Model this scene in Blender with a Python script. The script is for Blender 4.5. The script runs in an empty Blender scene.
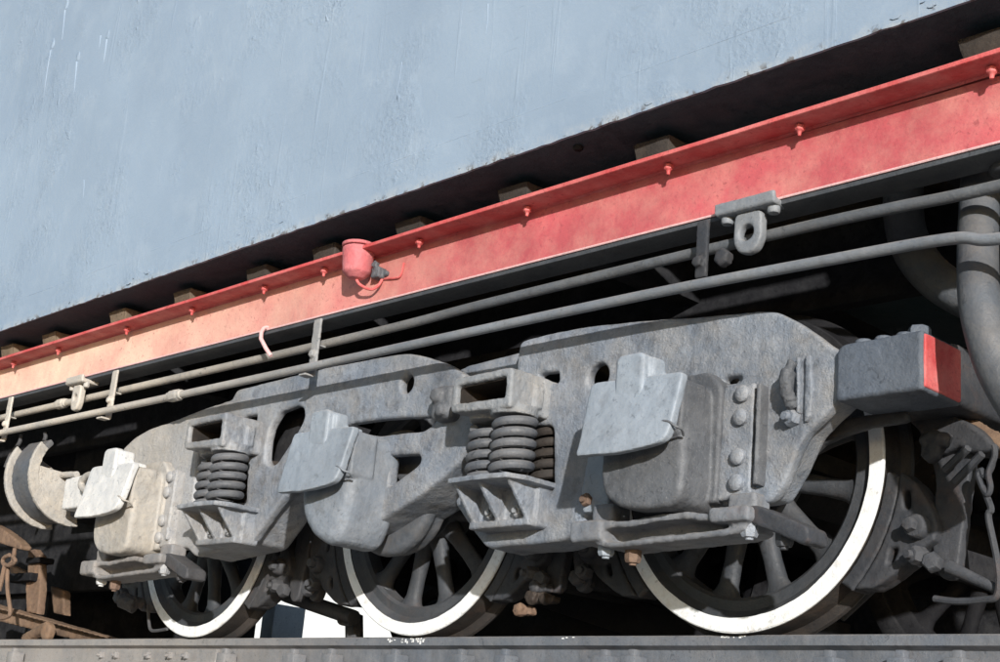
import bpy, bmesh, math, random
from mathutils import Vector, Matrix, noise as mnoise

sc = bpy.context.scene
COL = sc.collection
random.seed(7)

# ---------------------------------------------------------------- camera
cam_data = bpy.data.cameras.new("camera")
cam_data.sensor_width = 36.0
cam_data.lens = 52.98
cam_data.clip_end = 500
cam = bpy.data.objects.new("camera", cam_data)
COL.objects.link(cam)
_r = Vector((0.69827594, 0.71088291, 0.08400118))
_u = Vector((0.1495206, -0.25960616, 0.9540693))
_f = Vector((-0.70003878, 0.65364373, 0.28756838))
cam.matrix_world = Matrix(((_r.x, _u.x, -_f.x, 2.86995), (_r.y, _u.y, -_f.y, -3.80565),
                           (_r.z, _u.z, -_f.z, -0.48616), (0, 0, 0, 1)))
sc.camera = cam

# ---------------------------------------------------------------- sky, sun, exposure
SUN = Vector((1.23, -1.0, 0.36)).normalized()
world = bpy.data.worlds.new("World")
sc.world = world
world.use_nodes = True
wn = world.node_tree.nodes
wl = world.node_tree.links
bg = wn["Background"]
sky = wn.new("ShaderNodeTexSky")
sky.sky_type = 'NISHITA'
sky.sun_disc = False
sky.sun_elevation = math.asin(SUN.z)
sky.sun_rotation = math.atan2(SUN.x, SUN.y)
sky.air_density = 1.0
sky.dust_density = 0.6
sky.ozone_density = 1.0
wl.new(sky.outputs[0], bg.inputs[0])
bg.inputs[1].default_value = 0.108
sun_data = bpy.data.lights.new("sun", 'SUN')
sun_data.energy = 4.7
sun_data.angle = math.radians(0.9)
sun_data.color = (1.0, 0.98, 0.945)
sun = bpy.data.objects.new("sun", sun_data)
sun.rotation_euler = SUN.to_track_quat('Z', 'Y').to_euler()
sun.location = (4, -6, 5)
COL.objects.link(sun)
sc.view_settings.view_transform = 'Standard'
sc.view_settings.look = 'None'
sc.view_settings.exposure = 0.35
sc.view_settings.gamma = 1.0
sc.view_settings.use_curve_mapping = False
sc.render.engine = 'CYCLES'

# ---------------------------------------------------------------- materials
def paint(name, base, tone=0.25, grime=(0.03, 0.03, 0.03), grime_amt=0.3, grime_scale=14,
          dust=(0.55, 0.46, 0.36), dust_amt=0.15, warm_left=0.0, warm_x=(-1.6, -3.6), top_dust=0.3,
          streak=0.15, rough=0.55, bump=0.35, lump=0.5, lump_scale=22, spec=0.35, rust=0.0, speck=0.0, metallic=0.0, edge=0.3, chips=0.5):
    m = bpy.data.materials.new(name)
    m.use_nodes = True
    nt = m.node_tree
    N = nt.nodes
    Lk = nt.links.new
    b = N["Principled BSDF"]
    geo = N.new("ShaderNodeNewGeometry")
    pos = geo.outputs["Position"]

    def noise(scale, detail=6, rough_=0.6, vec=None, dist=0.0):
        n = N.new("ShaderNodeTexNoise")
        n.inputs["Scale"].default_value = scale
        n.inputs["Detail"].default_value = detail
        n.inputs["Roughness"].default_value = rough_
        n.inputs["Distortion"].default_value = dist
        Lk(vec or pos, n.inputs["Vector"])
        return n.outputs["Fac"]

    def rng(src, a, b_, c=0.0, d=1.0):
        r = N.new("ShaderNodeMapRange")
        r.inputs[1].default_value = a
        r.inputs[2].default_value = b_
        r.inputs[3].default_value = c
        r.inputs[4].default_value = d
        Lk(src, r.inputs[0])
        return r.outputs[0]

    def math_(op, a, b_):
        n = N.new("ShaderNodeMath")
        n.operation = op
        n.use_clamp = True
        for i, v in enumerate((a, b_)):
            if isinstance(v, (int, float)):
                n.inputs[i].default_value = v
            else:
                Lk(v, n.inputs[i])
        return n.outputs[0]

    def mix(fac, a, b_, mode='MIX'):
        n = N.new("ShaderNodeMix")
        n.data_type = 'RGBA'
        n.blend_type = mode
        for s, v in ((n.inputs[0], fac), (n.inputs[6], a), (n.inputs[7], b_)):
            if isinstance(v, (int, float)):
                s.default_value = v
            elif isinstance(v, tuple):
                s.default_value = (v[0], v[1], v[2], 1)
            else:
                Lk(v, s)
        return n.outputs[2]

    big = noise(2.6, 7, 0.62)
    mid = noise(grime_scale, 8, 0.68, dist=0.4)
    fine = noise(95, 5, 0.65)
    lo = tuple(c * (1 - tone) for c in base)
    hi = tuple(min(1, c * (1 + tone * 0.75)) for c in base)
    c = mix(rng(big, 0.34, 0.66), lo, hi)
    c = mix(math_('MULTIPLY', rng(mid, 0.5, 0.72), grime_amt), c, grime)
    if streak > 0:
        mp = N.new("ShaderNodeVectorMath")
        mp.operation = 'MULTIPLY'
        mp.inputs[1].default_value = (30, 30, 1.6)
        Lk(pos, mp.inputs[0])
        st = noise(1.0, 5, 0.6, mp.outputs[0])
        c = mix(math_('MULTIPLY', rng(st, 0.52, 0.75), streak), c, tuple(x * 0.45 for x in base))
    if rust > 0:
        ru = noise(9, 9, 0.72)
        c = mix(math_('MULTIPLY', rng(ru, 0.55, 0.66), rust), c, (0.2, 0.085, 0.035))
    dn = rng(noise(6.5, 8, 0.7), 0.4, 0.68)
    c = mix(math_('MULTIPLY', dn, dust_amt), c, dust)
    if warm_left > 0:  # warm light at the left, with pale dust, put into the colour
        sx = N.new("ShaderNodeSeparateXYZ")
        Lk(pos, sx.inputs[0])
        lf = rng(sx.outputs[0], warm_x[0], warm_x[1])
        c = mix(math_('MULTIPLY', math_('MULTIPLY', lf, rng(noise(4.5, 8, 0.65), 0.25, 0.6, 0.45, 1.0)), warm_left), c, dust)
    if top_dust > 0:
        sz = N.new("ShaderNodeSeparateXYZ")
        Lk(geo.outputs["Normal"], sz.inputs[0])
        td = math_('MULTIPLY', rng(sz.outputs[2], 0.35, 0.9), rng(mid, 0.3, 0.6))
        c = mix(math_('MULTIPLY', td, top_dust), c, dust)
    # paint worn pale on sharp edges
    if edge > 0:
        ew = math_('MULTIPLY', rng(geo.outputs["Pointiness"], 0.53, 0.60), rng(mid, 0.35, 0.6))
        c = mix(math_('MULTIPLY', ew, edge), c, tuple(min(.8, x * 1.5 + .06) for x in base))
    # flaked spots with a hard outline
    if chips > 0:
        ch = noise(34, 4, 0.55, dist=0.8)
        c = mix(math_('MULTIPLY', rng(ch, 0.665, 0.68), chips), c, tuple(x * 0.42 for x in base))
    # fine salt and pepper
    c = mix(math_('MULTIPLY', rng(fine, 0.54, 0.66), 0.2), c, tuple(x * 0.5 for x in base))
    grit = noise(230, 3, 0.7)
    c = mix(math_('MULTIPLY', rng(grit, 0.58, 0.68), 0.12), c, tuple(min(.85, x * 1.35 + .015) for x in base))
    pit = noise(58, 6, 0.7, dist=0.5)
    c = mix(math_('MULTIPLY', math_('MULTIPLY', rng(pit, 0.58, 0.64), rng(big, 0.42, 0.58)), 0.5), c, tuple(x * 0.45 for x in base))
    if speck > 0:
        sp = noise(160, 3, 0.7)
        c = mix(math_('MULTIPLY', rng(sp, 0.6, 0.7), speck), c, (0.5, 0.5, 0.52))
    Lk(c, b.inputs["Base Color"])
    rr = rng(mid, 0.3, 0.7, rough - 0.08, rough + 0.14)
    Lk(rr, b.inputs["Roughness"])
    b.inputs["Specular IOR Level"].default_value = spec
    b.inputs["Metallic"].default_value = metallic
    b1 = N.new("ShaderNodeBump")
    b1.inputs["Strength"].default_value = lump
    b1.inputs["Distance"].default_value = 0.010
    Lk(noise(lump_scale, 7, 0.62), b1.inputs["Height"])
    b2 = N.new("ShaderNodeBump")
    b2.inputs["Strength"].default_value = bump
    b2.inputs["Distance"].default_value = 0.004
    Lk(noise(115, 6, 0.68), b2.inputs["Height"])
    Lk(b1.outputs[0], b2.inputs["Normal"])
    Lk(b2.outputs[0], b.inputs["Normal"])
    return m


TAN = (0.54, 0.485, 0.415)
M = {}
M['grey'] = paint('grey cast paint', (0.185, 0.21, 0.25), tone=0.42, grime=(0.04, 0.04, 0.045), grime_amt=0.7,
                  dust=TAN, dust_amt=0.28, warm_left=0.62, warm_x=(-2.15, -3.15), streak=0.5, rough=0.38, spec=0.5, lump=0.5, lump_scale=46, bump=1.0)
M['grey_dust'] = paint('dusty grey paint', (0.24, 0.255, 0.275), tone=0.28, grime=(0.05, 0.05, 0.05), grime_amt=0.5,
                       dust=(0.44, 0.39, 0.33), dust_amt=0.3, warm_left=0.5, streak=0.4, rough=0.5, lump=0.5, lump_scale=40, bump=1.0)
M['lid'] = paint('light blue lid paint', (0.235, 0.268, 0.31), tone=0.18, grime=(0.1, 0.105, 0.115), grime_amt=0.45,
                 dust=(0.66, 0.64, 0.61), dust_amt=0.05, warm_left=0.9, warm_x=(-2.2, -3.1), streak=0.06, rough=0.5, lump=0.3)
M['box_dark'] = paint('dark grey box paint', (0.085, 0.091, 0.102), tone=0.25, grime=(0.025, 0.025, 0.028), grime_amt=0.5,
                      dust=(0.2, 0.2, 0.205), dust_amt=0.3, streak=0.2, rough=0.55, bump=0.6, speck=0.2)  # darker grey for the right-hand box and small fittings
M['box_mid'] = paint('slate grey box paint', (0.175, 0.2, 0.235), tone=0.25, grime=(0.05, 0.05, 0.05), grime_amt=0.45,
                     dust=(0.42, 0.4, 0.38), dust_amt=0.2, streak=0.2, rough=0.52)
M['box_tan'] = paint('tan box paint', (0.33, 0.315, 0.295), tone=0.25, grime=(0.12, 0.1, 0.08), grime_amt=0.45,
                     dust=(0.52, 0.455, 0.37), dust_amt=0.55, streak=0.2, rough=0.7, lump=0.8)  # pale tan for the left-hand box and the drum rims
M['slate'] = paint('slate end block paint', (0.085, 0.1, 0.125), tone=0.22, grime=(0.035, 0.04, 0.045), grime_amt=0.4,
                   dust=(0.2, 0.21, 0.22), dust_amt=0.15, top_dust=0.1, streak=0.15, rough=0.5, bump=0.6, lump=0.6)
M['dark'] = paint('dark grey running gear paint', (0.036, 0.039, 0.046), tone=0.3, grime=(0.015, 0.015, 0.015), grime_amt=0.5,
                  dust=(0.13, 0.12, 0.115), dust_amt=0.22, spec=0.25, warm_left=0.35, streak=0.2, rough=0.55, rust=0.12)
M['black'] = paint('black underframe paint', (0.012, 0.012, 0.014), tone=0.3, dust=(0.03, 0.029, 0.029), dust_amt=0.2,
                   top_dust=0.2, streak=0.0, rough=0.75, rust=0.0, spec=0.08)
def tank_paint():
    m = bpy.data.materials.new('pale blue tank paint')
    m.use_nodes = True
    N = m.node_tree.nodes
    Lk = m.node_tree.links.new
    b = N["Principled BSDF"]
    geo = N.new("ShaderNodeNewGeometry")

    def noise(scale, detail=6, rough_=0.6, mul=None, dist=0.0):
        n = N.new("ShaderNodeTexNoise")
        n.inputs["Scale"].default_value = scale
        n.inputs["Detail"].default_value = detail
        n.inputs["Roughness"].default_value = rough_
        n.inputs["Distortion"].default_value = dist
        if mul:
            v = N.new("ShaderNodeVectorMath")
            v.operation = 'MULTIPLY'
            v.inputs[1].default_value = mul
            Lk(geo.outputs["Position"], v.inputs[0])
            Lk(v.outputs[0], n.inputs["Vector"])
        else:
            Lk(geo.outputs["Position"], n.inputs["Vector"])
        return n.outputs["Fac"]

    def rng(src, a, b_, c=0.0, d=1.0):
        r = N.new("ShaderNodeMapRange")
        for i, v in enumerate((a, b_, c, d)):
            r.inputs[i + 1].default_value = v
        Lk(src, r.inputs[0])
        return r.outputs[0]

    def op(o, a, b_):
        n = N.new("ShaderNodeMath")
        n.operation = o
        for i, v in enumerate((a, b_)):
            if isinstance(v, (int, float)): n.inputs[i].default_value = v
            else: Lk(v, n.inputs[i])
        return n.outputs[0]

    def mix(fac, a, b_):
        n = N.new("ShaderNodeMix")
        n.data_type = 'RGBA'
        for s_, v in ((n.inputs[0], fac), (n.inputs[6], a), (n.inputs[7], b_)):
            if isinstance(v, (int, float)): s_.default_value = v
            elif isinstance(v, tuple): s_.default_value = (*v, 1)
            else: Lk(v, s_)
        return n.outputs[2]

    c = mix(rng(noise(0.9, 5, 0.55), 0.32, 0.68), (0.235, 0.30, 0.385), (0.28, 0.352, 0.44))
    c = mix(op('MULTIPLY', rng(noise(5, 7, 0.65), 0.5, 0.75), 0.45), c, (0.34, 0.405, 0.48))
    wash = rng(noise(1.0, 6, 0.6, (13, 1, 0.7)), 0.5, 0.74)          # rain wash
    c = mix(op('MULTIPLY', wash, 0.18), c, (0.235, 0.30, 0.385))
    patch = rng(noise(2.3, 5, 0.6), 0.50, 0.64)                       # rough, flaking areas
    fl = rng(noise(42, 5, 0.6, None, 0.9), 0.60, 0.63)
    c = mix(op('MULTIPLY', op('MULTIPLY', fl, patch), 0.5), c, (0.17, 0.215, 0.28))
    scr = rng(noise(1.0, 4, 0.5, (9, 1, 70)), 0.69, 0.71)             # fine scrapes
    c = mix(op('MULTIPLY', scr, 0.3), c, (0.2, 0.25, 0.31))
    sp = N.new("ShaderNodeSeparateXYZ")
    Lk(geo.outputs["Position"], sp.inputs[0])
    edge = op('SUBTRACT', sp.outputs[2], op('ADD', op('MULTIPLY', sp.outputs[0], 0.0082), 1.5795))
    low = op('MULTIPLY', rng(edge, 0.045, 0.0), rng(noise(14, 7, 0.7), 0.42, 0.6))
    c = mix(op('MULTIPLY', low, 0.65), c, (0.40, 0.42, 0.43))
    chip = op('MULTIPLY', rng(edge, 0.03, 0.004), rng(noise(23, 6, 0.65), 0.56, 0.6))
    c = mix(op('MULTIPLY', chip, 0.8), c, (0.1, 0.085, 0.075))
    Lk(c, b.inputs["Base Color"])
    b.inputs["Specular IOR Level"].default_value = 0.35
    Lk(rng(noise(7, 6, 0.6), 0.3, 0.7, 0.34, 0.52), b.inputs["Roughness"])

    def bump(h, st, dist, prev=None):
        n = N.new("ShaderNodeBump")
        n.inputs["Strength"].default_value = st
        n.inputs["Distance"].default_value = dist
        Lk(h, n.inputs["Height"])
        if prev is not None: Lk(prev, n.inputs["Normal"])
        return n.outputs[0]
    n1 = bump(noise(1.3, 2, 0.4), 0.55, 0.05)
    rough_h = op('MULTIPLY', op('ADD', patch, 0.25), noise(48, 7, 0.66))
    n2 = bump(rough_h, 0.55, 0.008, n1)
    drips = rng(noise(1.0, 3, 0.5, (24, 1, 1.1), 0.5), 0.63, 0.72)
    n3 = bump(op('MULTIPLY', drips, noise(22, 4, 0.6)), 0.25, 0.006, n2)
    blis = rng(noise(13, 3, 0.5, None, 0.6), 0.66, 0.74)
    n4 = bump(op('MULTIPLY', blis, patch), 0.6, 0.006, n3)
    seam = op('MULTIPLY', rng(op('ABSOLUTE', op('SUBTRACT', edge, 0.15), 0.0), 0.004, 0.0), rng(noise(3, 4, 0.6), 0.45, 0.6))
    n5 = bump(seam, 0.5, 0.004, n4)
    Lk(n5, b.inputs["Normal"])
    return m


M['body'] = tank_paint()
M['red'] = paint('faded red beam paint', (0.5, 0.07, 0.07), tone=0.14, grime=(0.3, 0.05, 0.06), grime_amt=0.3,
                 dust=(0.74, 0.36, 0.33), dust_amt=0.42, warm_left=0.0, top_dust=0.3, streak=0.03, rough=0.5,
                 bump=0.3, lump=0.35, spec=0.3)
M['red_web'] = paint('red beam paint with warm left light', (0.47, 0.095, 0.105), tone=0.25, grime=(0.42, 0.1, 0.11), grime_amt=0.25,
                     dust=(0.86, 0.63, 0.47), dust_amt=0.2, warm_left=0.9, warm_x=(-0.9, -3.7), top_dust=0.3,
                     streak=0.03, rough=0.36, bump=0.2, lump=0.3, spec=0.5, chips=0.15, edge=0)  # cream at the left stands in for warm light on the beam
M['red_cup'] = paint('dull red cup paint', (0.5, 0.13, 0.14), tone=0.2, grime=(0.2, 0.05, 0.05), grime_amt=0.4, dust=(0.75, 0.45, 0.45), dust_amt=0.3, warm_left=0)
M['inner_shade'] = paint('dark brown inner shade', (0.03, 0.026, 0.024), tone=0.4, dust=(0.09, 0.07, 0.055), dust_amt=0.3, streak=0, rough=0.8, spec=0.1)  # dark brown that puts the inside shade into the colour
M['under'] = paint('sooty flange underside', (0.045, 0.05, 0.058), tone=0.3, dust=(0.14, 0.14, 0.14), dust_amt=0.2, streak=0, rough=0.55, top_dust=0)
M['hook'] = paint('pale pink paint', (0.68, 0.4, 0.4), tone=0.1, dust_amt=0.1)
M['sill'] = paint('dark grey sill paint', (0.018, 0.046, 0.06), tone=0.3, dust_amt=0.1, dust=(0.11, 0.115, 0.12), streak=0, rough=0.6, top_dust=0)
M['white'] = paint('white tyre paint', (0.79, 0.81, 0.82), tone=0.04, grime=(0.33, 0.29, 0.24), grime_amt=0.5, grime_scale=26,
                   dust=(0.5, 0.42, 0.33), dust_amt=0.16, top_dust=0, streak=0.0, rough=0.5, bump=0.4, lump=0.4)
M['tread'] = paint('worn dark tyre steel', (0.026, 0.024, 0.024), tone=0.3, dust=(0.11, 0.085, 0.065), dust_amt=0.3, streak=0.0,
                   rough=0.5, rust=0.12)
M['wheel'] = paint('dark slate wheel paint', (0.045, 0.05, 0.058), tone=0.3, grime=(0.03, 0.03, 0.03), grime_amt=0.45,
                   dust=(0.13, 0.12, 0.115), dust_amt=0.2, warm_left=0.0, streak=0.0, rough=0.55, rust=0.08)
M['rail'] = paint('grey painted rail', (0.105, 0.118, 0.14), tone=0.25, grime=(0.05, 0.05, 0.05), grime_amt=0.4, dust=(0.5, 0.44, 0.38),
                  dust_amt=0.12, warm_left=0.42, warm_x=(-1.6, -3.4), streak=0.3, rough=0.45, lump=0.4, rust=0.06)
M['pipe_shaded'] = paint('shaded pipe paint', (0.10, 0.108, 0.12), tone=0.25, grime=(0.04, 0.04, 0.04), grime_amt=0.45, dust=(0.6, 0.53, 0.44),
                  dust_amt=0.06, warm_left=0.8, warm_x=(-1.0, -3.6), top_dust=0.15, streak=0, rough=0.5, lump=0.4)  # pipe paint darkened for the beam's shade on the upper pipe
M['pipe'] = paint('grey pipe paint', (0.165, 0.182, 0.205), tone=0.2, grime=(0.08, 0.08, 0.08), grime_amt=0.35, dust=(0.62, 0.55, 0.46),
                  dust_amt=0.1, warm_left=0.8, warm_x=(-1.2, -3.6), top_dust=0.2, streak=0, rough=0.5, lump=0.4)
M['hose'] = paint('dark grey hose', (0.09, 0.1, 0.115), tone=0.3, dust=(0.3, 0.24, 0.18), dust_amt=0.2, streak=0.0, rough=0.5)
M['rust_dark'] = paint('dark rusted spring', (0.02, 0.016, 0.014), tone=0.4, grime=(0.02, 0.015, 0.012), grime_amt=0.5, dust=(0.13, 0.09, 0.065), dust_amt=0.25, streak=0, rough=0.7)
M['tie'] = paint('grimy tie bar paint', (0.14, 0.152, 0.172), tone=0.3, grime=(0.04, 0.04, 0.045), grime_amt=0.5, dust=(0.36, 0.31, 0.26), dust_amt=0.25, warm_left=0.5, streak=0.2, rough=0.62, rust=0.15)
M['rust'] = paint('rusty steel', (0.115, 0.072, 0.052), tone=0.45, grime=(0.03, 0.02, 0.016), grime_amt=0.6, dust=(0.34, 0.225, 0.14),
                  dust_amt=0.4, warm_left=0.2, warm_x=(-3.5, -5.0), streak=0.3, rough=0.8, lump=0.8, rust=0.4)
M['wood'] = paint('grimy timber', (0.032, 0.028, 0.025), tone=0.3, grime=(0.015, 0.013, 0.012), grime_amt=0.5, dust=(0.3, 0.22, 0.14),
                  dust_amt=0.08, warm_left=0.55, warm_x=(-2.2, -3.4), streak=0.0, rough=0.8)
M['spring'] = paint('grey spring paint', (0.06, 0.067, 0.08), tone=0.25, grime=(0.05, 0.05, 0.05), grime_amt=0.45, dust=(0.4, 0.36, 0.32),
                    dust_amt=0.18, warm_left=0.15, streak=0, rough=0.5)
M['ballast'] = paint('pale gravel', (0.36, 0.33, 0.29), tone=0.3, streak=0, top_dust=0, rough=0.9, lump=1.0, lump_scale=30)
M['concrete'] = paint('pale concrete', (0.27, 0.265, 0.255), tone=0.2, top_dust=0, rough=0.9)

# ---------------------------------------------------------------- geometry helpers
def tag(o, label=None, cat=None, group=None, kind=None):
    if label: o["label"] = label
    if cat: o["category"] = cat
    if group: o["group"] = group
    if kind: o["kind"] = kind
    return o


def thing(name, loc, label, cat, group=None):
    o = bpy.data.objects.new(name, None)
    o.empty_display_size = 0.1
    o.location = loc
    COL.objects.link(o)
    return tag(o, label, cat, group)


def world_loc(o):
    v = Vector((0, 0, 0))
    while o is not None:
        v += o.location
        o = o.parent
    return v


def finish(me, angle=40):
    for p in me.polygons:
        p.use_smooth = True
    me.set_sharp_from_angle(angle=math.radians(angle))


def add(name, src, mat, parent=None, angle=40, label=None):
    """link a bmesh or mesh (world coordinates) as one object under parent"""
    if isinstance(src, bmesh.types.BMesh):
        me = bpy.data.meshes.new(name)
        bmesh.ops.recalc_face_normals(src, faces=src.faces)
        src.to_mesh(me)
        src.free()
    else:
        me = src
    me.name = name
    finish(me, angle)
    for m in (mat if isinstance(mat, (list, tuple)) else [mat]):
        me.materials.append(M[m])
    o = bpy.data.objects.new(name, me)
    COL.objects.link(o)
    if parent is not None:
        me.transform(Matrix.Translation(-world_loc(parent)))
        o.parent = parent
    if label: o["label"] = label
    return o


def clone(o, parent, dloc=(0, 0, 0)):
    c = o.copy()
    COL.objects.link(c)
    c.parent = parent
    c.location = o.location + Vector(dloc)
    for ch in o.children:
        clone(ch, c)
    return c


def bbox(bm, x0, x1, y0, y1, z0, z1, bev=0.0, seg=2, mat=None):
    r = bmesh.ops.create_cube(bm, size=1.0)
    vs = r['verts']
    for v in vs:
        v.co = Vector((x0 + (v.co.x + .5) * (x1 - x0), y0 + (v.co.y + .5) * (y1 - y0), z0 + (v.co.z + .5) * (z1 - z0)))
    if bev > 0:
        es = list({e for v in vs for e in v.link_edges})
        r2 = bmesh.ops.bevel(bm, geom=es, offset=bev, segments=seg, affect='EDGES', profile=0.5)
        vs = [v for v in r2['verts']]
    if mat is not None:
        bmesh.ops.transform(bm, matrix=mat, verts=list({v for v in vs}))
    return vs


def box(x0, x1, y0, y1, z0, z1, bev=0.004, seg=2, mat=None):
    bm = bmesh.new()
    bbox(bm, x0, x1, y0, y1, z0, z1, bev, seg)
    if mat is not None:
        bmesh.ops.transform(bm, matrix=mat, verts=bm.verts)
    return bm


def fillet(poly, r, seg=4):
    n = len(poly)
    out = []
    for i in range(n):
        p0, p1, p2 = Vector(poly[i - 1]), Vector(poly[i]), Vector(poly[(i + 1) % n])
        rr = r[i] if isinstance(r, (list, tuple)) else r
        a, b = p0 - p1, p2 - p1
        la, lb = a.length, b.length
        if la < 1e-6 or lb < 1e-6 or rr <= 0:
            out.append(tuple(p1)); continue
        d = min(rr, la * 0.45, lb * 0.45)
        q0, q1 = p1 + a / la * d, p1 + b / lb * d
        for k in range(seg + 1):
            t = k / seg
            out.append(tuple(q0 * (1 - t) ** 2 + p1 * 2 * t * (1 - t) + q1 * t * t))
    return out


def circle(cx, cz, r, n=20):
    return [(cx + r * math.cos(2 * math.pi * k / n), cz + r * math.sin(2 * math.pi * k / n)) for k in range(n)]


def prism(poly, y0, y1, bev=0.006, holes=(), res=1):
    """outline in X/Z, extruded from y0 to y1, rounded edges, with holes -> mesh"""
    cu = bpy.data.curves.new("tmp", 'CURVE')
    cu.dimensions = '2D'
    cu.fill_mode = 'BOTH'
    for pl in [poly] + list(holes):
        s = cu.splines.new('POLY')
        s.points.add(len(pl) - 1)
        for q, p in zip(s.points, pl):
            q.co = (p[0], p[1], 0, 1)
        s.use_cyclic_u = True
    h = abs(y1 - y0) / 2
    bev = min(bev, h * 0.9)
    cu.extrude = h - bev
    cu.bevel_depth = bev
    cu.bevel_resolution = res
    cu.offset = -bev
    o = bpy.data.objects.new("tmp", cu)
    COL.objects.link(o)
    dg = bpy.context.evaluated_depsgraph_get()
    me = bpy.data.meshes.new_from_object(o.evaluated_get(dg))
    bpy.data.objects.remove(o)
    bpy.data.curves.remove(cu)
    me.transform(Matrix.Translation((0, (y0 + y1) / 2, 0)) @ Matrix.Rotation(math.radians(90), 4, 'X'))
    bm = bmesh.new()
    bm.from_mesh(me)
    bmesh.ops.remove_doubles(bm, verts=bm.verts, dist=1e-5)
    bmesh.ops.recalc_face_normals(bm, faces=bm.faces)
    bm.to_mesh(me)
    bm.free()
    return me


def join(*parts):
    """merge bmeshes / meshes into one bmesh"""
    bm = bmesh.new()
    for p in parts:
        if isinstance(p, bmesh.types.BMesh):
            me = bpy.data.meshes.new("tmp")
            bmesh.ops.recalc_face_normals(p, faces=p.faces)
            p.to_mesh(me)
            p.free()
        else:
            me = p
        bm.from_mesh(me)
        bpy.data.meshes.remove(me)
    return bm


TEX = {}
def cast(src, voxel=0.007, amp=0.002, size=0.05, smooth=3):
    """weld overlapping solids into one lumpy casting"""
    if isinstance(src, bmesh.types.BMesh):
        me = bpy.data.meshes.new("tmp")
        src.to_mesh(me)
        src.free()
    else:
        me = src
    o = bpy.data.objects.new("tmp", me)
    COL.objects.link(o)
    m = o.modifiers.new("r", 'REMESH')
    m.mode = 'VOXEL'
    m.voxel_size = voxel
    s = o.modifiers.new("s", 'SMOOTH')
    s.iterations = smooth
    s.factor = 0.5
    if amp > 0:
        if size not in TEX:
            t = bpy.data.textures.new("lumps", 'CLOUDS')
            t.noise_scale = size
            t.noise_depth = 3
            TEX[size] = t
        d = o.modifiers.new("d", 'DISPLACE')
        d.texture = TEX[size]
        d.texture_coords = 'LOCAL'
        d.strength = amp * 2
        d.mid_level = 0.5
    dg = bpy.context.evaluated_depsgraph_get()
    out = bpy.data.meshes.new_from_object(o.evaluated_get(dg))
    bpy.data.objects.remove(o)
    bpy.data.meshes.remove(me)
    return out


def tube(path, r, n=12, cap=True, closed=False):
    """swept tube through points; r number or list"""
    bm = bmesh.new()
    pts = [Vector(p) for p in path]
    m = len(pts)
    rs = r if isinstance(r, (list, tuple)) else [r] * m
    t0 = (pts[1] - pts[0]).normalized()
    up = Vector((0, 0, 1)) if abs(t0.z) < 0.9 else Vector((0, 1, 0))
    nrm = t0.cross(up).normalized()
    rings = []
    for i, p in enumerate(pts):
        if closed:
            t = (pts[(i + 1) % m] - pts[i - 1]).normalized()
        else:
            t = (pts[min(i + 1, m - 1)] - pts[max(i - 1, 0)]).normalized()
        nrm = (nrm - t * nrm.dot(t)).normalized()
        bi = t.cross(nrm)
        rings.append([bm.verts.new(p + (nrm * math.cos(2 * math.pi * k / n) + bi * math.sin(2 * math.pi * k / n)) * rs[i]) for k in range(n)])
    cnt = m if closed else m - 1
    for i in range(cnt):
        a, b = rings[i], rings[(i + 1) % m]
        for k in range(n):
            bm.faces.new((a[k], a[(k + 1) % n], b[(k + 1) % n], b[k]))
    if cap and not closed:
        bm.faces.new(rings[0][::-1])
        bm.faces.new(rings[-1])
    return bm


def smoothpath(pts, n=6):
    P = [Vector(p) for p in pts]
    out = []
    for i in range(len(P) - 1):
        a, b, c, d = P[max(i - 1, 0)], P[i], P[i + 1], P[min(i + 2, len(P) - 1)]
        for k in range(n):
            t = k / n
            out.append(0.5 * ((2 * b) + (c - a) * t + (2 * a - 5 * b + 4 * c - d) * t * t + (3 * b - a - 3 * c + d) * t ** 3))
    out.append(P[-1])
    return out


def lathe_y(profile, cx, cz, n=64, closed=True, mats=None):
    """revolve (radius, y) profile about a Y axis through cx, cz"""
    bm = bmesh.new()
    rings = []
    for k in range(n):
        a = 2 * math.pi * k / n
        rings.append([bm.verts.new((cx + r * math.cos(a), y, cz + r * math.sin(a))) for r, y in profile])
    m = len(profile)
    for k in range(n):
        a, b = rings[k], rings[(k + 1) % n]
        for i in range(m if closed else m - 1):
            j = (i + 1) % m
            f = bm.faces.new((a[i], a[j], b[j], b[i]))
            if mats: f.material_index = mats[i]
    return bm


def bolt(c, r, h, d=(0, -1, 0), hexa=True, dome=0.35, stud=0.0):
    """bolt head on point c pointing along d"""
    bm = bmesh.new()
    n = 6 if hexa else 16
    d = Vector(d).normalized()
    q = d.to_track_quat('Z', 'Y').to_matrix().to_4x4()
    prof = [(r, -0.004), (r, h * 0.75), (r * 0.82, h), (r * 0.4, h * (1 + dome * 0.25))]
    rings = [[bm.verts.new((pr * math.cos(2 * math.pi * k / n + .3), pr * math.sin(2 * math.pi * k / n + .3), z)) for k in range(n)] for pr, z in prof]
    for a, b in zip(rings, rings[1:]):
        for k in range(n):
            bm.faces.new((a[k], a[(k + 1) % n], b[(k + 1) % n], b[k]))
    bm.faces.new(rings[-1])
    bm.faces.new(rings[0][::-1])
    if stud > 0:
        r0 = bmesh.ops.create_cone(bm, cap_ends=True, segments=10, radius1=r * .5, radius2=r * .45, depth=stud)
        for v in r0['verts']:
            v.co.z += h + stud / 2 - 0.002
    bmesh.ops.transform(bm, matrix=Matrix.Translation(Vector(c)) @ q, verts=bm.verts)
    return bm


def shift(src, dx=0, dy=0, dz=0):
    T = Matrix.Translation((dx, dy, dz))
    if isinstance(src, bmesh.types.BMesh):
        bmesh.ops.transform(src, matrix=T, verts=src.verts)
    else:
        src.transform(T)
    return src


def wire(pts, r, n=10, sm=5):
    return tube(smoothpath(pts, sm), r, n)


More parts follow.
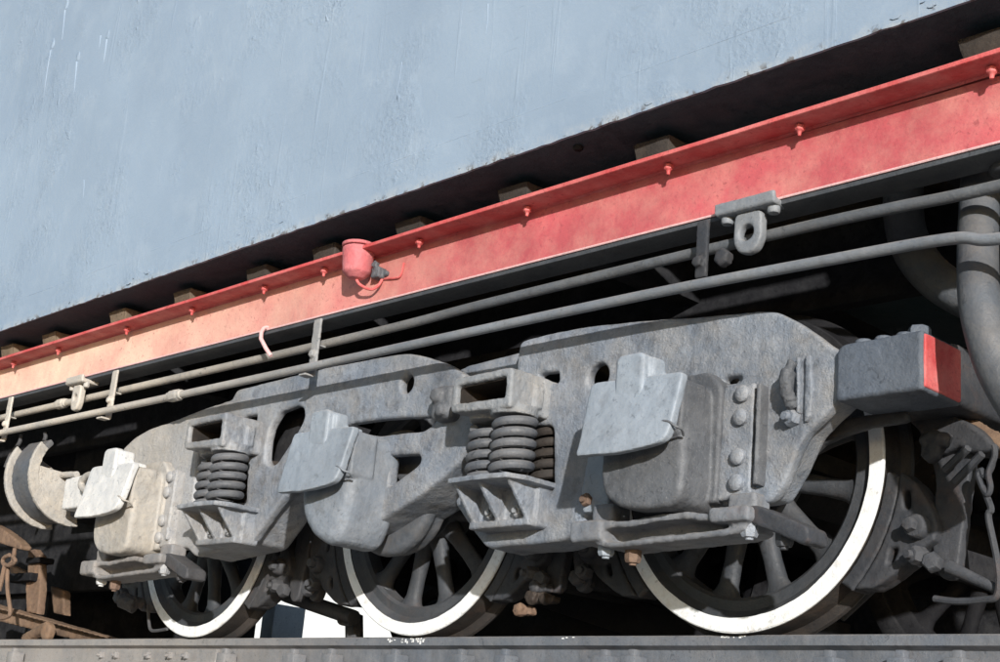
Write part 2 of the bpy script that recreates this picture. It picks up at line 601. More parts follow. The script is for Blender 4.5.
# ================================================================ the setting
def slab(name, x0, x1, y0, y1, z0, z1, mat):
    bm = bmesh.new()
    bbox(bm, x0, x1, y0, y1, z0, z1)
    return tag(add(name, bm, mat), kind='structure')

bm = bmesh.new()
bmesh.ops.create_grid(bm, x_segments=2, y_segments=2, size=120)
shift(bm, dz=-1.25)
tag(add('ground', bm, 'concrete'), kind='structure')
slab('track_bed', -30, 30, -0.62, 2.1, -1.245, -0.22, 'ballast')

# ================================================================ rails
RX0, RX1 = -14.0, 4.0
def rail_profile(yc):
    # (y, z) around a Russian-type rail, head top at z = 0
    h = [(-.0365, -.006), (-.030, -.001), (.030, -.001), (.0365, -.006), (.0365, -.034), (.010, -.046), (.009, -.115),
         (.02, -.128), (.066, -.140), (.066, -.152), (-.066, -.152), (-.066, -.140), (-.02, -.128), (-.009, -.115), (-.010, -.046), (-.0365, -.034)]
    return [(yc + y, z) for y, z in h]


def rail_mesh(yc, x0, x1):
    bm = bmesh.new()
    xs = [x0 + (x1 - x0) * k / 120 for k in range(121)]
    pr = rail_profile(yc)
    rings = []
    for x in xs:
        dz = mnoise.noise(Vector((x * 1.7, yc, 0))) * 0.001
        rings.append([bm.verts.new((x, y, z + dz)) for y, z in pr])
    n = len(pr)
    for a, b in zip(rings, rings[1:]):
        for k in range(n):
            bm.faces.new((a[k], a[(k + 1) % n], b[(k + 1) % n], b[k]))
    bm.faces.new(rings[0]); bm.faces.new(rings[-1][::-1])
    return bm

YR = 0.062
rail = thing('rail', (0, YR, -0.152), "grey painted steel rail under the white rimmed wheels", 'rail')
add('rail_body', rail_mesh(YR, RX0, RX1), 'rail', rail, angle=25)
# joint bar near the left end of the view, with its bolts
fx0, fx1 = (-3.979, 0.0, -0.04)[0], (-2.929, 0.0, -0.039)[0]
fb = join(prism([(fx0, -.118), (fx1, -.118), (fx1, -.05), (fx0, -.05)], YR - 0.034, YR - 0.008, 0.004),
          box(fx0, fx1, YR - .05, YR - .015, -.128, -.112, .004))
fp = add('joint_bar', cast(fb, .005, .0012, .03), 'rail', rail, label="pale joint bar bolted across the rail joint")
for c in [(-3.939, -0.081), (-3.793, -0.08), (-3.495, -0.079), (-3.301, -0.078), (-3.163, -0.077)]:
    add('bolt', bolt((c[0], YR - .033, -.083), .017, .02, stud=.02), 'rail', fp)
# spikes and clips along the rail foot
for c in [(-4.822, -0.09), (-2.804, -0.08), (-2.299, -0.078), (-2.04, -0.076), (-1.636, -0.074), (-1.256, -0.072), (-1.022, -0.071), (-0.539, -0.069), (-0.414, -0.068), (0.35, -0.064), (0.591, -0.063), (0.769, -0.062)]:
    s = random.uniform(.8, 1.2)
    cl = join(box(c[0] - .045 * s, c[0] + .03 * s, YR - .09, YR - .02, -.139, -.072, .006),
              box(c[0] - .014, c[0] + .016, YR - .08, YR - .050, -.12, -.046 - .006 * s, .004))
    add('rail_spike', cl, 'rail', rail)
# white paint spatter below the middle and right tyres
for (x, x2, k) in [(a[0], b[0], n) for a, b, n in zip([(-1.739, -0.012), (-0.072, -0.017), (-0.784, -0.015)], [(-1.498, -0.013), (0.018, -0.017), (-0.712, -0.015)], (26, 10, 3))]:
    bm = bmesh.new()
    for i in range(k):
        xx = random.uniform(x, x2)
        zz = random.uniform(-.018, -.004) if k > 10 else random.uniform(-.009, -.003)
        bbox(bm, xx - random.uniform(.002, .008), xx + random.uniform(.002, .006), YR - .0372, YR - .0362, zz - random.uniform(.003, .014 if k > 10 else .004), zz)
    add('paint_spatter', bm, 'white', rail, label="white paint dribbled on the rail head")["kind"] = 'stuff'
far_rail = thing('rail', (0, 1.645, -0.152), "far rail behind the wheels in the shade", 'rail')
add('rail_body', rail_mesh(1.645, RX0, RX1), 'rail', far_rail, angle=25)


# ================================================================ wheelsets
R = 0.525
AX = (0.0, -1.5564, -3.1128)
def make_wheel_meshes():
    Z = R
    out = {}
    # tyre: white outer face, tread, flange, inner face
    prof = [(.476, .0), (.520, .0), (.5245, .004), (.5245, .010), (.528, .092), (.537, .100), (.552, .108), (.556, .118), (.552, .130), (.540, .136), (.476, .136)]
    mats = [1, 1, 1, 0, 0, 0, 0, 0, 0, 0, 0]
    t = lathe_y(prof, 0, Z, 160, True, mats)
    for v in t.verts:
        n = mnoise.noise(v.co * 14) * .0016 + mnoise.noise(v.co * 45) * .0007
        d = Vector((v.co.x, 0, v.co.z - Z)).normalized()
        if v.co.y < .002: v.co += d * n * 1.4
    for f in t.faces:   # upper arc of the tyre is black
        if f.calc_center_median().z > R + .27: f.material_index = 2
    out['tyre'] = t
    prof = [(.477, .006), (.470, .010), (.452, .024), (.420, .022), (.408, .034), (.408, .098), (.420, .110), (.470, .118), (.477, .12)]
    out['rim'] = lathe_y(prof, 0, Z, 120)
    prof = [(.03, -.03), (.085, -.03), (.105, -.015), (.118, .01), (.15, .02), (.16, .04), (.16, .10), (.14, .15), (.03, .15)]
    out['hub'] = lathe_y(prof, 0, Z, 48)
    bm = bmesh.new()
    rings = []
    for (rr, wd, th, yc) in ((.14, .045, .036, .058), (.2, .034, .030, .06), (.3, .03, .026, .064), (.37, .034, .027, .066), (.395, .046, .030, .066), (.415, .075, .036, .066)):
        rings.append([bm.verts.new((rr, yc + th * math.sin(2 * math.pi * k / 12), Z + wd * math.copysign(abs(math.cos(2 * math.pi * k / 12)) ** .7, math.cos(2 * math.pi * k / 12)))) for k in range(12)])
    for a, b in zip(rings, rings[1:]):
        for k in range(12):
            bm.faces.new((a[k], a[(k + 1) % 12], b[(k + 1) % 12], b[k]))
    out['spoke'] = bm
    return out

ws_labels = ["spoked wheelset nearest the red ended block, brightest wide white tyre",
             "middle spoked wheelset with white tyre below the triangular frame hole",
             "leftmost spoked wheelset with white tyre above the rail joint"]
first = None
for i, ax in enumerate(AX):
    w = thing('wheelset', (ax, 0, 0), ws_labels[i], 'wheelset', 'wheelsets of the bogie')
    if first is None:
        first = w
        W = make_wheel_meshes()
        wheel = add('wheel', W['rim'], 'wheel', w, label="dark spoked wheel with white painted tyre")
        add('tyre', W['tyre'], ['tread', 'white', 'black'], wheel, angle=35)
        add('hub', W['hub'], 'wheel', wheel)
        sp = add('spoke', W['spoke'], 'wheel', wheel)
        sp.data.transform(Matrix.Translation((0, 0, -R)))
        sp.location = (0, 0, R)
        for k in range(12):
            s = sp if k == 0 else sp.copy()
            if k:
                COL.objects.link(s)
                s.parent = wheel
            s.rotation_euler = (0, -math.radians(17 + 30 * k), 0)
        add('axle', tube([(0, -.30, R), (0, .0, R), (0, .01, R), (0, 1.69, R), (0, 1.70, R), (0, 2.0, R)], [.065, .065, .078, .078, .065, .065], 24), 'black', w)
        far = clone(wheel, w)
        far.location = (0, 1.707, 0)
        far.rotation_euler = (0, 0, math.pi)
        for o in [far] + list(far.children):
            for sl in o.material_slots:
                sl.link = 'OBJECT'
                sl.material = M['black']  # deep shade put into the far wheel's colour
        far["label"] = "far wheel blackened to stand for deep shade"
    else:
        for ch in first.children:
            clone(ch, w)
        for ch in w.children:
            if ch.name.startswith('wheel'):
                for s in ch.children:
                    if s.name.startswith('spoke'):
                        s.rotation_euler.y += math.radians((0, 0, 9)[i])

# ================================================================ bogie
bogie = thing('bogie', (AX[1], 0, 0), "grey three axle cast bogie with sloping box lids and coil springs", 'bogie')
YF = -0.32
TH = 0.045

# ---- right side frame
poly = [(-0.76, 0.994), (-0.607, 1.0), (-0.437, 0.998), (-0.178, 0.978), (0.015, 0.956), (0.295, 0.931), (0.354, 0.917), (0.428, 0.873), (0.485, 0.83), (0.531, 0.792), (0.565, 0.769), (0.585, 0.76), (0.595, 0.619), (0.568, 0.616), (0.539, 0.584), (0.506, 0.558), (0.466, 0.53), (0.433, 0.48), (0.41, 0.426), (0.391, 0.38), (0.354, 0.345), (0.326, 0.335), (0.136, 0.342), (0.123, 0.575), (-0.259, 0.582), (-0.257, 0.346), (-0.378, 0.347), (-0.389, 0.321), (-0.43, 0.284), (-0.482, 0.264), (-0.577, 0.26), (-0.759, 0.26), (-0.832, 0.253), (-0.916, 0.321), (-1.031, 0.435), (-0.987, 0.465), (-0.535, 0.431), (-0.559, 0.664), (-0.739, 0.684), (-0.764, 0.902)]
poly = fillet(poly, [0 if 12 <= 0 else .03] * len(poly), 3)
hc = (-0.368, -0.32, 0.812)
h1 = circle(hc[0], hc[2], .046, 24)
h2 = fillet([(-0.655, 0.852), (-0.636, 0.861), (-0.554, 0.853), (-0.548, 0.813), (-0.637, 0.825)], .01)
h3 = fillet([(0.154, 0.73), (0.172, 0.739), (0.222, 0.734), (0.228, 0.723), (0.211, 0.715), (0.162, 0.717)], .01)
sf = prism(poly, YF, YF + TH, 0.012, [h1, h2, h3], 2)
extra = []
extra.append(prism(fillet([(0.135, 0.345), (0.125, 0.548), (0.188, 0.73), (0.423, 0.808), (0.569, 0.752), (0.578, 0.632), (0.519, 0.591), (0.452, 0.539), (0.4, 0.437), (0.339, 0.352)], .02), YF + .02, YF + .13, .015))
extra.append(prism(fillet([(-0.557, 0.651), (-0.427, 0.637), (-0.401, 0.352), (-0.453, 0.289), (-0.597, 0.266), (-0.779, 0.265), (-0.853, 0.258), (-0.932, 0.321), (-1.036, 0.432), (-0.535, 0.428)], .02), YF + .02, YF + .21, .018))
extra.append(prism(fillet([(-0.76, 0.994), (-0.437, 0.998), (0.015, 0.956), (0.277, 0.93), (0.304, 0.906), (0.017, 0.929), (-0.434, 0.969), (-0.756, 0.96)], .01), YF + .01, YF + .17, .008))
# inner web that carries on to the left behind the spring box
extra.append(prism(fillet([(-1.271, 0.939), (-1.107, 0.972), (-0.817, 0.985), (-0.709, 0.683), (-1.186, 0.733)], .01), YF + .08, YF + .13, .008))
fr = add('side_frame', cast(join(sf, *extra), .0055, .002, .05, 1), 'grey', bogie)

# ---- left side frame
poly = [(-3.466, 0.829), (-3.447, 0.857), (-3.351, 0.906), (-3.216, 0.936), (-3.012, 0.952), (-2.81, 0.977), (-2.552, 0.997), (-2.531, 1.038), (-2.425, 1.04), (-2.278, 1.044), (-1.862, 1.053), (-1.431, 1.045), (-1.359, 1.036), (-1.262, 1.008), (-1.119, 0.955), (-1.025, 0.903), (-1.038, 0.84), (-1.143, 0.815), (-1.165, 0.772), (-1.203, 0.766), (-1.437, 0.785), (-1.671, 0.792), (-1.745, 0.78), (-1.898, 0.725), (-2.031, 0.55), (-2.131, 0.47), (-2.265, 0.344), (-2.343, 0.335), (-2.54, 0.319), (-2.676, 0.303), (-2.751, 0.35), (-2.814, 0.344), (-2.998, 0.353), (-3.045, 0.58), (-3.483, 0.61)]
poly = fillet(poly, .025, 3)
hh = fillet([(-2.233, 0.84), (-2.182, 0.896), (-2.058, 0.91), (-2.006, 0.889), (-1.998, 0.845), (-2.055, 0.774), (-2.148, 0.674), (-2.199, 0.663), (-2.24, 0.695), (-2.248, 0.778)], .02, 3)
hc = (-1.363, -0.32, 0.914)
h2 = fillet([(-2.456, 0.898), (-2.424, 0.907), (-2.347, 0.902), (-2.344, 0.874), (-2.432, 0.884)], .008)
# window behind the springs
h3 = fillet([(-2.775, 0.784), (-2.38, 0.746), (-2.341, 0.52), (-2.743, 0.547)], .01)
sf0 = prism(fillet([(-2.998, 0.356), (-3.102, 0.728), (-2.911, 0.712), (-2.786, 0.364)], .01), YF + .02, YF + .12, .01)
sf1 = prism(fillet([(-2.776, 0.511), (-2.325, 0.482), (-2.014, 0.669), (-1.931, 0.729), (-2.059, 0.556), (-2.16, 0.475), (-2.295, 0.349), (-2.373, 0.34), (-2.571, 0.324), (-2.709, 0.312)], .02), YF + .02, YF + .22, .018)
sf = prism(poly, YF, YF + TH, 0.014, [hh, circle(hc[0], hc[2], .037, 22), h2, h3], 2)
fr2 = add('side_frame', cast(join(sf, sf0, sf1), .0055, .002, .05, 1), 'grey', bogie)

# ---- swinging arm of the middle axle
poly = [(-1.704, 0.727), (-1.6, 0.74), (-1.487, 0.721), (-1.344, 0.718), (-1.229, 0.713), (-1.176, 0.735), (-1.14, 0.788), (-1.099, 0.814), (-0.945, 0.784), (-0.954, 0.688), (-0.981, 0.617), (-1.013, 0.58), (-1.097, 0.524), (-1.225, 0.463), (-1.387, 0.403), (-1.475, 0.37), (-1.573, 0.345), (-1.736, 0.389)]
poly = fillet(poly, .025, 3)
tri = fillet([(-1.419, 0.638), (-1.244, 0.626), (-1.228, 0.6), (-1.252, 0.58), (-1.399, 0.513)], .012)
arm2 = prism(fillet([(-0.954, 0.688), (-0.981, 0.617), (-1.013, 0.58), (-1.097, 0.524), (-1.225, 0.463), (-1.387, 0.403), (-1.475, 0.37), (-1.573, 0.345), (-1.617, 0.421), (-1.416, 0.473), (-1.201, 0.563), (-1.051, 0.661), (-1.021, 0.714)], .01), YF + .01, YF + .24, .015)
arm = add('balance_arm', cast(join(prism(poly, YF - .004, YF + .05, .014, [tri], 2), arm2), .0055, .002, .05, 1), 'grey', bogie)
# packing lump where the arm meets the spring box
pk = (-1.092, -0.34, 0.8)
add('pivot_block', cast(join(box(pk[0] - .05, pk[0] + .06, YF - .06, YF + .02, pk[2] - .07, pk[2] + .06, .02),
                             bolt((pk[0] - .01, YF - .05, pk[2] + .02), .03, .03), bolt((pk[0] + .02, YF - .05, pk[2] - .04), .025, .03)), .006, .004, .03, 2), 'box_dark', bogie)

# ---- journal boxes
def journal(ax, bodymat, tip_label, bowl=False):
    Y0, Y1 = -.492, -.25
    hw = .172
    if bowl:
        pr = [(-hw, .70), (-hw, .46), (-.145, .385), (-.08, .315), (.02, .275), (.08, .285), (.125, .35), (.142, .46), (.145, .60), (.145, .70)]
    else:
        pr = [(-hw, .66), (-hw, .42), (-.152, .36), (-.09, .318), (.0, .305), (.10, .308), (.145, .33), (.156, .40), (.152, .56), (.15, .70)]
    pr = fillet([(ax + x, z) for x, z in pr], .05, 3)
    me = prism(pr, Y0, Y1, .018 if not bowl else .045, (), 3)
    if not bowl:
        me = join(me, prism(fillet([(ax - .15, .34), (ax + .18, .34), (ax + .185, .70), (ax + .13, .75), (ax - .02, .75), (ax - .15, .62)], .02), -.36, -.27, .008))
    # lip that carries the lid
    lip = prism(fillet([(ax - .165, .52), (ax + .15, .52), (ax + .155, .69), (ax + .13, .70), (ax - .14, .70), (ax - .165, .69)], .02), Y0 - .012, Y0 + .1, .008)
    seam = tube([(ax - .06, Y0 + .002, .285), (ax - .06, Y0 - .001, .29)], .004, 6)
    jb = add('journal_box', cast(join(me, lip, seam), .0048, .0026, .05, 1), bodymat, bogie, label=tip_label)
    # sloping lid
    lp = [(ax - .192, .712), (ax + .168, .706), (ax + .160, .545), (ax + .150, .492), (ax + .105, .476), (ax - .03, .462), (ax - .188, .466)]
    lid = prism(fillet(lp, [.02, .02, .02, .03, .03, .03, .012], 3), -.016, .016, .006, (), 2)
    lid = cast(lid, .0045, .003, .05, 1)
    for v in lid.vertices:   # slope it: the foot stands out
        t = (.712 - v.co.z) / .246
        bow = .006 * math.sin((v.co.x - ax) * 9)
        v.co.y += -.515 - .052 * t + bow
    lo = add('lid', lid, 'lid', jb, label="sloping lid of the box")
    # hinge boss
    tab = join(prism(fillet([(ax - .088, .64), (ax + .028, .64), (ax + .028, .772), (ax + .01, .785), (ax - .07, .785), (ax - .088, .77)], .012), -.545, -.50, .01),
               box(ax - .07, ax + .045, -.52, -.45, .70, .775, .015),
               box(ax + .03, ax + .07, -.47, -.40, .68, .728, .01))
    add('hinge', cast(tab, .005, .0015, .03, 2), 'lid', jb)
    # twist of lashing wire
    pts = [(ax + .12, -.556, .55), (ax + .15, -.56, .545), (ax + .172, -.555, .53), (ax + .176, -.53, .525), (ax + .16, -.50, .515)]
    add('lashing_wire', wire(pts, .004, 6, 4), bodymat, jb)
    return jb

journal(AX[0], 'box_dark', "dark journal box with pale lid")
journal(AX[1], 'box_mid', "slate grey round bottomed journal box in the middle", bowl=True)
journal(AX[2], 'box_tan', "tan journal box with whitish lid")

# ---- horn plates beside the end journal boxes, with rivets
def hornplate(dx, plate, bolts, mat, smat='box_dark'):
    pl = add('horn_plate', cast(prism(fillet([(x + dx, z) for x, z in plate], .01), YF - .028, YF + .02, .006), .006, .0018, .04, 2), mat, bogie)
    for x, z in bolts:
        add('bolt', bolt((x + dx, YF - .026, z), .0255, .02, hexa=False, dome=1.0), mat, pl)
    # ridge and groove strip
    x1 = plate[1][0] + .012 + dx
    add('guide_strip', cast(prism([(x1, plate[2][1] + .03), (x1 + .018, plate[2][1] + .03), (x1 + .02, plate[1][1] - .01), (x1 + .004, plate[1][1] - .01)], YF - .045, YF + .01, .006), .006, .002, .03, 2), smat, pl)
    return pl

plate = [(0.18, 0.697), (0.299, 0.698), (0.294, 0.353), (0.17, 0.346)]
bl = [(0.26, 0.665), (0.256, 0.593), (0.251, 0.473), (0.249, 0.395)]
hornplate(0, plate, bl, 'grey')
plate3 = [(-2.983, 0.699), (-2.881, 0.704), (-2.845, 0.35), (-2.995, 0.353)]
bl3 = [(-2.911, 0.67), (-2.917, 0.6), (-2.923, 0.471), (-2.931, 0.395)]
hornplate(0, plate3, bl3, 'grey', 'grey')

# lower left leg of the right horn, blue grey, with a rusty bolt
q = (-0.36, -0.34, 0.377)
leg = add('horn_plate', cast(prism(fillet([(-0.351, 0.588), (-0.271, 0.58), (-0.256, 0.343), (-0.368, 0.343), (-0.38, 0.423)], .012), YF - .03, YF + .02, .006), .006, .0018, .04, 2), 'lid', bogie)
add('bolt', bolt((-0.347, -0.35, 0.384), .022, .02, stud=.012), 'rust', leg)
add('bolt', bolt((-0.355, -0.35, 0.646), .02, .015), 'grey', leg)

# ribbed liner and clamp to the right of the right horn plate
cl = add('wear_liner', cast(join(prism(fillet([(0.464, 0.766), (0.483, 0.76), (0.491, 0.641), (0.485, 0.57), (0.466, 0.555), (0.464, 0.687)], .01), YF - .014, YF + .02, .005),
                                 prism(fillet([(0.437, 0.758), (0.449, 0.756), (0.454, 0.586), (0.443, 0.587)], .004), YF - .022, YF + .02, .005)), .004, .003, .02, 1), 'grey', bogie)
a0 = (0.435, -0.35, 0.74); a1 = (0.429, -0.365, 0.707); a2 = (0.427, -0.365, 0.659); a3 = (0.428, -0.35, 0.62); a4 = (0.436, -0.34, 0.6)
add('clamp', cast(tube(smoothpath([a0, a1, a2, a3, a4], 6), [.014] * 6 + [.022] * 6 + [.021] * 6 + [.016] * 7, 10), .004, .006, .02, 1), 'box_dark', cl)
add('bolt', bolt((0.423, -0.325, 0.578), .028, .024, d=(-.15, -1, 0), stud=.018), 'grey', cl)

# ---- end block with the red painted end
ex0, ex1 = (0.575, -0.34, 0.753)[0], .852
blk = cast(join(prism(fillet([(ex0, .607), (ex1, .607), (ex1, .778), (ex0 + .02, .774), (ex0, .755)], [.01, .008, .008, .03, .02]), -.342, -.13, .009)), .006, .0018, .04, 2)
bo = add('end_block', blk, 'slate', bogie, label="charcoal grey end block")
fin = cast(box(ex1 - .012, ex1 + .005, -.333, -.139, .616, .77, .004), .004, .0012, .03, 1)
add('end_face', fin, 'red', bo, label="bright red painted end face")
for c in [(0.629, 0.806), (0.694, 0.807), (0.762, 0.805)]:
    add('bolt', bolt((c[0], -.28, .774), .026, .022, d=(0, 0, 1), hexa=False), 'slate', bo)
c = (0.799, -0.22, 0.826)
add('bolt', bolt((c[0] - .01, -.25, .774), .034, .045, d=(0, 0, 1)), 'slate', bo)

# head stock running across behind the end block, and the wheel guard arch
hs = add('head_stock', cast(box(.60, .84, -.14, 1.85, .62, .80, .01), .012, .002, .06, 2), 'dark', bogie)
guard = fillet([(.42, .605), (.56, .612), (.70, .607), (.70, .575), (.58, .572), (.50, .56), (.41, .535), (.33, .46), (.26, .345), (.235, .30), (.205, .31), (.24, .41), (.30, .50), (.35, .565)], .02, 3)
add('wheel_guard', cast(prism(guard, -.16, -.13, .006), .006, .002, .04, 2), 'dark', bogie)
hb = [(0.578, 0.651), (0.645, 0.649), (0.739, 0.633), (0.808, 0.593), (0.852, 0.556), (0.89, 0.515), (0.852, 0.503), (0.796, 0.509), (0.773, 0.532), (0.715, 0.511), (0.68, 0.525), (0.657, 0.554), (0.639, 0.589)]
add('hanger_bracket', cast(prism(fillet(hb, .015), .0, .10, .008), .006, .003, .04, 2), 'dark', bogie)
add('hanger_pin', cast(join(tube(smoothpath([(0.68, -0.03, 0.543), (0.703, -0.04, 0.555), (0.735, -0.04, 0.546), (0.761, -0.03, 0.535)], 5), .022, 10), bolt((0.704, -0.02, 0.513), .035, .03)), .005, .005, .02, 1), 'dark', bogie)

# ---- tie bars under the end journal boxes
def tie_bar(dx, mirror=False):
    def X(pts): return [(x + dx, z) for x, z in pts]
    Yt = -.43
    pieces = []
    top = X([(-.30, .262), (-.20, .268), (-.15, .272), (-.10, .268), (.02, .280), (.12, .282), (.20, .27), (.33, .272), (.33, .298), (.20, .292), (.13, .303), (.02, .302), (-.10, .290), (-.20, .296), (-.30, .292)])
    pieces.append(prism(fillet(top, .01), Yt, Yt + .16, .006))
    web = X([(-.25, .23), (.30, .24), (.30, .285), (-.25, .28)])
    pieces.append(prism(web, Yt + .085, Yt + .14, .004))
    low = X([(-.24, .222), (-.18, .21), (.28, .226), (.34, .24), (.34, .256), (.26, .246), (-.17, .228), (-.24, .245)])
    pieces.append(prism(fillet(low, .008), Yt + .01, Yt + .15, .005))
    # left cap and right pad
    pieces.append(box(dx - .335, dx - .20, Yt - .01, Yt + .13, .232, .300, .012))
    pieces.append(box(dx + .215, dx + .36, Yt - .012, Yt + .14, .262, .306, .01))
    pieces.append(box(dx + .23, dx + .33, Yt + .06, Yt + .14, .30, .36, .01))
    pieces.append(box(dx - .29, dx - .20, Yt + .04, Yt + .13, .29, .36, .01))
    tb = add('tie_bar', cast(join(*pieces), .006, .003, .03, 2), 'tie', bogie)
    # sloping strap going down to the right, behind
    add('strap', cast(prism(fillet(X([(.32, .306), (.36, .312), (.54, .238), (.545, .195), (.52, .19), (.34, .262)]), .01), Yt + .02, Yt + .12, .006), .006, .002, .03, 2), 'dark', tb)
    for x, z, y, m in ((-.235, .235, Yt + .06, 'lid'), (-.135, .212, Yt + .075, 'rust'), (.33, .262, Yt + .04, 'grey'), (.43, .235, Yt + .07, 'dark')):
        add('bolt', bolt((dx + x, y, z), .026, .04, d=(0, 0, -1), stud=.01), m, tb)
    return tb
tie_bar(AX[0])
tie_bar(AX[2])

# ---- spring groups
def helix(cx, cy, z0, z1, rad, wr, turns, n=18, phase=0.0):
    pts = []
    tot = int(turns * n)
    for i in range(tot + 1):
        a = 2 * math.pi * i / n + phase
        t = i / tot
        z = z0 + wr + (z1 - z0 - 2 * wr) * t
        pts.append((cx + rad * math.cos(a), cy + rad * math.sin(a), z))
    return tube(pts, wr, 9)

def spring_group(cx, seat_z, box_z0, box_z1, mir=1):
    # hollow box casting open to the front
    o0, o1 = cx - .150, cx + .146
    outer = fillet([(o0, box_z0 + .01), (o1, box_z0 - .005), (o1, box_z1), (o0, box_z1 - .004)], .018, 3)
    inner = fillet([(o0 + .027, box_z0 + .040), (o1 - .028, box_z0 + .034), (o1 - .028, box_z1 - .030), (o0 + .027, box_z1 - .034)], .012, 3)
    me = prism(outer, -.51, YF + .05, .010, [inner], 2)
    rib = box(o1 - .008, o1 + .012, -.40, -.36, box_z0 + .02, box_z1 - .04, .006)
    ring = join(tube([(cx + .085, -.425, box_z0 - .014), (cx + .085, -.425, box_z0 + .02)], .08, 24),
                tube([(cx - .068, -.385, box_z0 - .010), (cx - .068, -.385, box_z0 + .02)], .078, 24))
    bx = add('spring_box', cast(join(me, rib, ring), .0045, .0032, .03, 1), 'grey_dust' if mir > 0 else 'grey', bogie)
    i2 = [(o0 + .031, box_z0 + .045), (o1 - .032, box_z0 + .039), (o1 - .032, box_z1 - .035), (o0 + .031, box_z1 - .039)]
    add('box_shade', prism(fillet([(o0 + .02, box_z0 + .032), (o1 - .02, box_z0 + .026), (o1 - .02, box_z1 - .022), (o0 + .02, box_z1 - .026)], .012, 3), -.492, YF + .04, .003, [fillet(i2, .012, 3)]), 'inner_shade', bx)  # dark shell painting the shade inside the box
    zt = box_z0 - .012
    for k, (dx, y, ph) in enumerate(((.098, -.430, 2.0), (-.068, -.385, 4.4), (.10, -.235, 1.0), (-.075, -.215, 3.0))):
        add('coil_spring', helix(cx + dx, y, seat_z, zt, .064, .0158, 4.9, 24, ph), 'inner_shade' if k > 1 else 'spring', bogie,
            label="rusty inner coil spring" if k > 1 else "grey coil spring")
    # seat bracket: plate, ribs and foot
    s0, s1 = cx - .112, cx + .192
    pieces = []
    bm = bmesh.new()
    zb = seat_z
    pl = [(s0, -.525), (s0 + .15, -.535), (s1 - .02, -.525), (s1 + .01, -.46), (s1 + .01, YF), (s1, -.16), (s0 - .06, -.16), (s0 - .03, YF)]
    top = [bm.verts.new((x, y, zb)) for x, y in pl]
    bot = [bm.verts.new((x, y, zb - .019)) for x, y in pl]
    bm.faces.new(top); bm.faces.new(bot[::-1])
    for k in range(len(pl)):
        j = (k + 1) % len(pl)
        bm.faces.new((top[k], bot[k], bot[j], top[j]))
    pieces.append(bm)
    for x in (s0 + .012, cx + .02, s1 - .035):
        bm = bmesh.new()
        tri = [(-.505, zb - .015), (YF + .01, zb - .015), (YF + .01, zb - .135), (-.40, zb - .135)]
        a = [bm.verts.new((x - .008, y, z)) for y, z in tri]
        b = [bm.verts.new((x + .008, y, z)) for y, z in tri]
        bm.faces.new(a); bm.faces.new(b[::-1])
        for k in range(4):
            j = (k + 1) % 4
            bm.faces.new((a[k], b[k], b[j], a[j]))
        pieces.append(bm)
    pieces.append(box(s0 - .005, s1 - .02, -.405, YF + .03, zb - .155, zb - .130, .004))
    pieces.append(box(s0 - .01, s1 - .015, -.372, YF + .03, zb - .15, zb, .004))
    st = add('spring_seat', cast(join(*pieces), .0045, .002, .03, 1), 'grey', bogie)
    for x in (s0 - .012, cx - .035, cx + .095):
        add('bolt', bolt((x, -.370, zb - .1), .022, .022, hexa=True, stud=.012), 'grey_dust', st)

SX1 = -.728
SX3 = -2.43
spring_group(SX1, .462, .690, .828)
spring_group(SX3, .487, .722, .866, -1)

# drum like sleeve between the middle journal box and its wheel
add('axle_sleeve', cast(lathe_y([(.06, -.20), (.235, -.20), (.25, -.185), (.25, -.15), (.235, -.14), (.235, -.09), (.21, -.07), (.06, -.07)], AX[1] + .02, .53, 48), .009, .003, .05, 3), 'hose', bogie)

# ---- brake shoes, one pair per wheel
def shoe_meshes(s):
    """right hand (s=1) or left hand shoe beside a wheel whose centre is x=0, z=R"""
    def arc(r, a0, a1, n=8): return [(s * r * math.cos(math.radians(a0 + (a1 - a0) * k / n)), R + r * math.sin(math.radians(a0 + (a1 - a0) * k / n))) for k in range(n + 1)]
    out = {}
    strip = arc(.531, -5, -45) + arc(.580, -44, -6)[0:]
    out['brake_shoe'] = cast(prism(strip, .006, .10, .005), .006, .0018, .03, 2)
    head = arc(.582, -43, -5) + [(s * x, z) for x, z in ((.628, .435), (.66, .39), (.69, .335), (.702, .295), (.69, .262), (.645, .235), (.60, .195), (.555, .165), (.515, .142), (.485, .128))]
    slots = [fillet([(s * x, z) for x, z in ((.592, .415), (.612, .415), (.612, .355), (.592, .36))], .006),
             fillet([(s * x, z) for x, z in ((.548, .245), (.575, .245), (.558, .205), (.535, .195))], .006)]
    out['shoe_head'] = cast(prism(head, .0, .085, .008, slots, 2), .0055, .0025, .03, 2)
    out['pin'] = join(bolt((s * .645, .0, .30), .036, .035, hexa=False), bolt((s * .64, -.03, .302), .022, .03))
    out['nut'] = join(bolt((s * .655, .0, .215), .028, .045, d=(-.3 * s, -1, 0), stud=.02), bolt((s * .69, .0, .195), .03, .03, d=(.2, -1, .1)))
    hang = [(s * x, z) for x, z in ((.66, .52), (.70, .56), (.80, .56), (.792, .50), (.775, .40), (.76, .28), (.742, .17), (.72, .152), (.695, .155), (.675, .18), (.66, .26), (.668, .36), (.675, .44))]
    out['hanger'] = cast(prism(fillet(hang, .015), .035, .08, .006), .006, .0022, .04, 2)
    return out

protos = {}
for i, ax in enumerate(AX):
    for s in (1, -1):
        if s not in protos:
            mm = shoe_meshes(s)
            h = add('brake_hanger', mm['hanger'], 'dark', bogie)
            b = add('brake_shoe', mm['brake_shoe'], 'dark', h)
            add('shoe_head', mm['shoe_head'], 'dark', h)
            add('pin', mm['pin'], 'dark', h)
            add('nut', mm['nut'], 'dark', h)
            protos[s] = h
        else:
            clone(protos[s], bogie, (ax, 0, 0))

